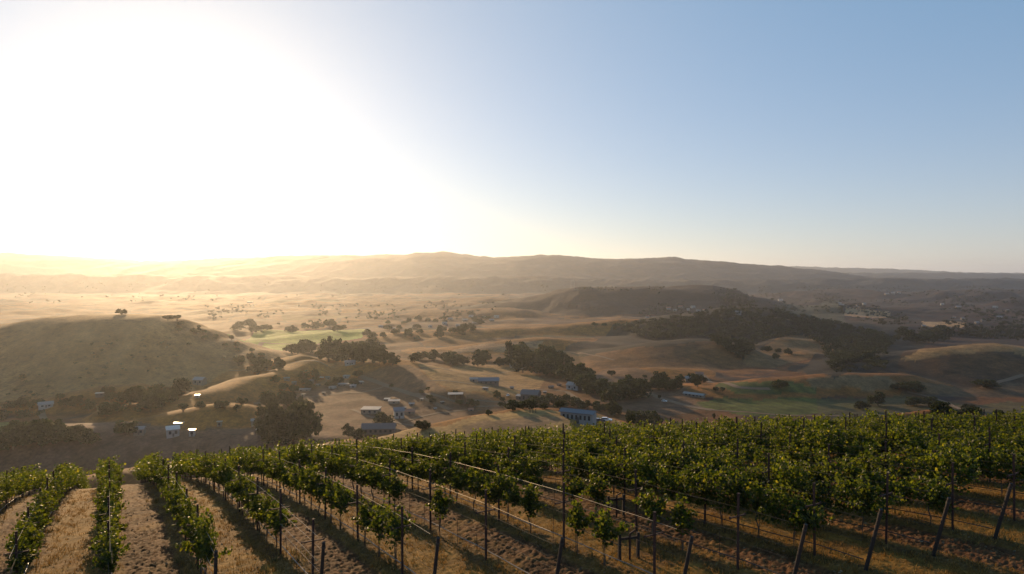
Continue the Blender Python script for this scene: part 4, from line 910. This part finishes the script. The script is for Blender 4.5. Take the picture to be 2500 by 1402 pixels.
car(1622, 981, 'white car driving down the dirt road above the vineyard', -30)
car(1240, 967, 'white pickup parked left of the dark two storey house', 70, kind='pickup')
car(785, 923, 'white car standing in the middle left farmyard', 10)
car(868, 932, 'white pickup at the right end of the middle left farmyard', 40, kind='pickup')

# ------------------------------------------------------------------ dirt roads draped on the land
def road(pts, wid, name='dirt_road'):
    g = [ground(*p) for p in pts]; P = []
    for a, b in zip(g[:-1], g[1:]):
        n = max(2, int(math.hypot(b[0] - a[0], b[1] - a[1]) / 3))
        for k in range(n): t = k / n; P.append((a[0] + (b[0] - a[0]) * t, a[1] + (b[1] - a[1]) * t))
    P.append(g[-1][:2]); P = np.array(P)
    for _ in range(6): P[1:-1] = (P[:-2] + P[1:-1] * 2 + P[2:]) / 4
    T = np.gradient(P, axis=0); T /= np.linalg.norm(T, axis=1, keepdims=True) + 1e-9; N = np.stack([-T[:, 1], T[:, 0]], 1)
    V = []; cols_ = 5
    for s in np.linspace(-.5, .5, cols_): q = P + N * wid * s; V.append(np.c_[q, ground_xy(q[:, 0], q[:, 1]) + .22])
    V = np.stack(V, 1); n = len(P); VI = np.arange(n * cols_).reshape(n, cols_)
    q = np.stack([VI[:-1, :-1], VI[:-1, 1:], VI[1:, 1:], VI[1:, :-1]], -1).reshape(-1, 4)
    o = link(name, np_mesh(name, V.reshape(-1, 3), quads=q, mats=[M_road], smooth=True)); o['kind'] = 'structure'
road([(880, 918), (940, 940), (1000, 962), (1060, 985), (1100, 1000)], 5)
road([(1570, 955), (1620, 975), (1680, 992), (1740, 1002)], 7)
road([(1385, 958), (1400, 968), (1425, 985)], 5)
road([(2215, 957), (2262, 966), (2310, 982), (2345, 1000)], 4)
road([(2395, 948), (2440, 932), (2500, 916)], 5)
road([(560, 833), (640, 836), (720, 841), (800, 843)], 8)
road([(330, 1147), (400, 1140), (470, 1128)], 6)
road([(470, 1122), (560, 1112), (680, 1098), (800, 1086)], 4)
road([(100, 1000), (112, 1030), (135, 1060), (145, 1080)], 5)
road([(1715, 915), (1740, 935), (1800, 948), (1880, 950)], 6)
road([(1300, 985), (1260, 978), (1235, 980), (1260, 995)], 4)

for tr_ in ([(620, 985), (700, 975), (800, 965), (880, 960), (940, 942)], [(1000, 962), (1120, 985), (1240, 985)], [(1020, 900), (1100, 905), (1200, 915), (1260, 905)],
            [(1040, 930), (1160, 940), (1250, 948)], [(560, 905), (700, 890), (800, 895)], [(1310, 992), (1240, 992), (1150, 1000), (1060, 1010), (985, 1030)],
            [(1740, 1002), (1900, 1014), (2050, 1016)], [(1260, 955), (1330, 950), (1390, 958)], [(860, 1000), (900, 1018), (960, 1030), (1010, 1040)], [(1700, 770), (1900, 778), (2100, 790)],
            [(1250, 850), (1400, 860), (1500, 880)], [(900, 850), (1050, 862), (1180, 858)]):
    road(tr_, 3.2, 'dirt_track')
# ------------------------------------------------------------------ haze: one even box of air
m = MB(); top = float(max(GZ.max(), CZ)) + 25; bot = float(GZ.min()) - 1.0
m.box((0, 10000, (top + bot) / 2), (70000, 24500, top - bot))
hm = bpy.data.materials.new('haze'); hm.use_nodes = True; n = hm.node_tree; n.nodes.clear()
ho = n.nodes.new('ShaderNodeOutputMaterial'); hv = n.nodes.new('ShaderNodeVolumePrincipled'); hv.inputs['Color'].default_value = (0.86, 0.91, 0.98, 1)
hv.inputs['Density'].default_value = HAZE_DENSITY; hv.inputs['Anisotropy'].default_value = HAZE_G; n.links.new(hv.outputs[0], ho.inputs['Volume'])
hz = m.build('haze', hm); hz['kind'] = 'stuff'; hz['label'] = 'warm sunlit haze filling the whole valley'; hz['category'] = 'haze'
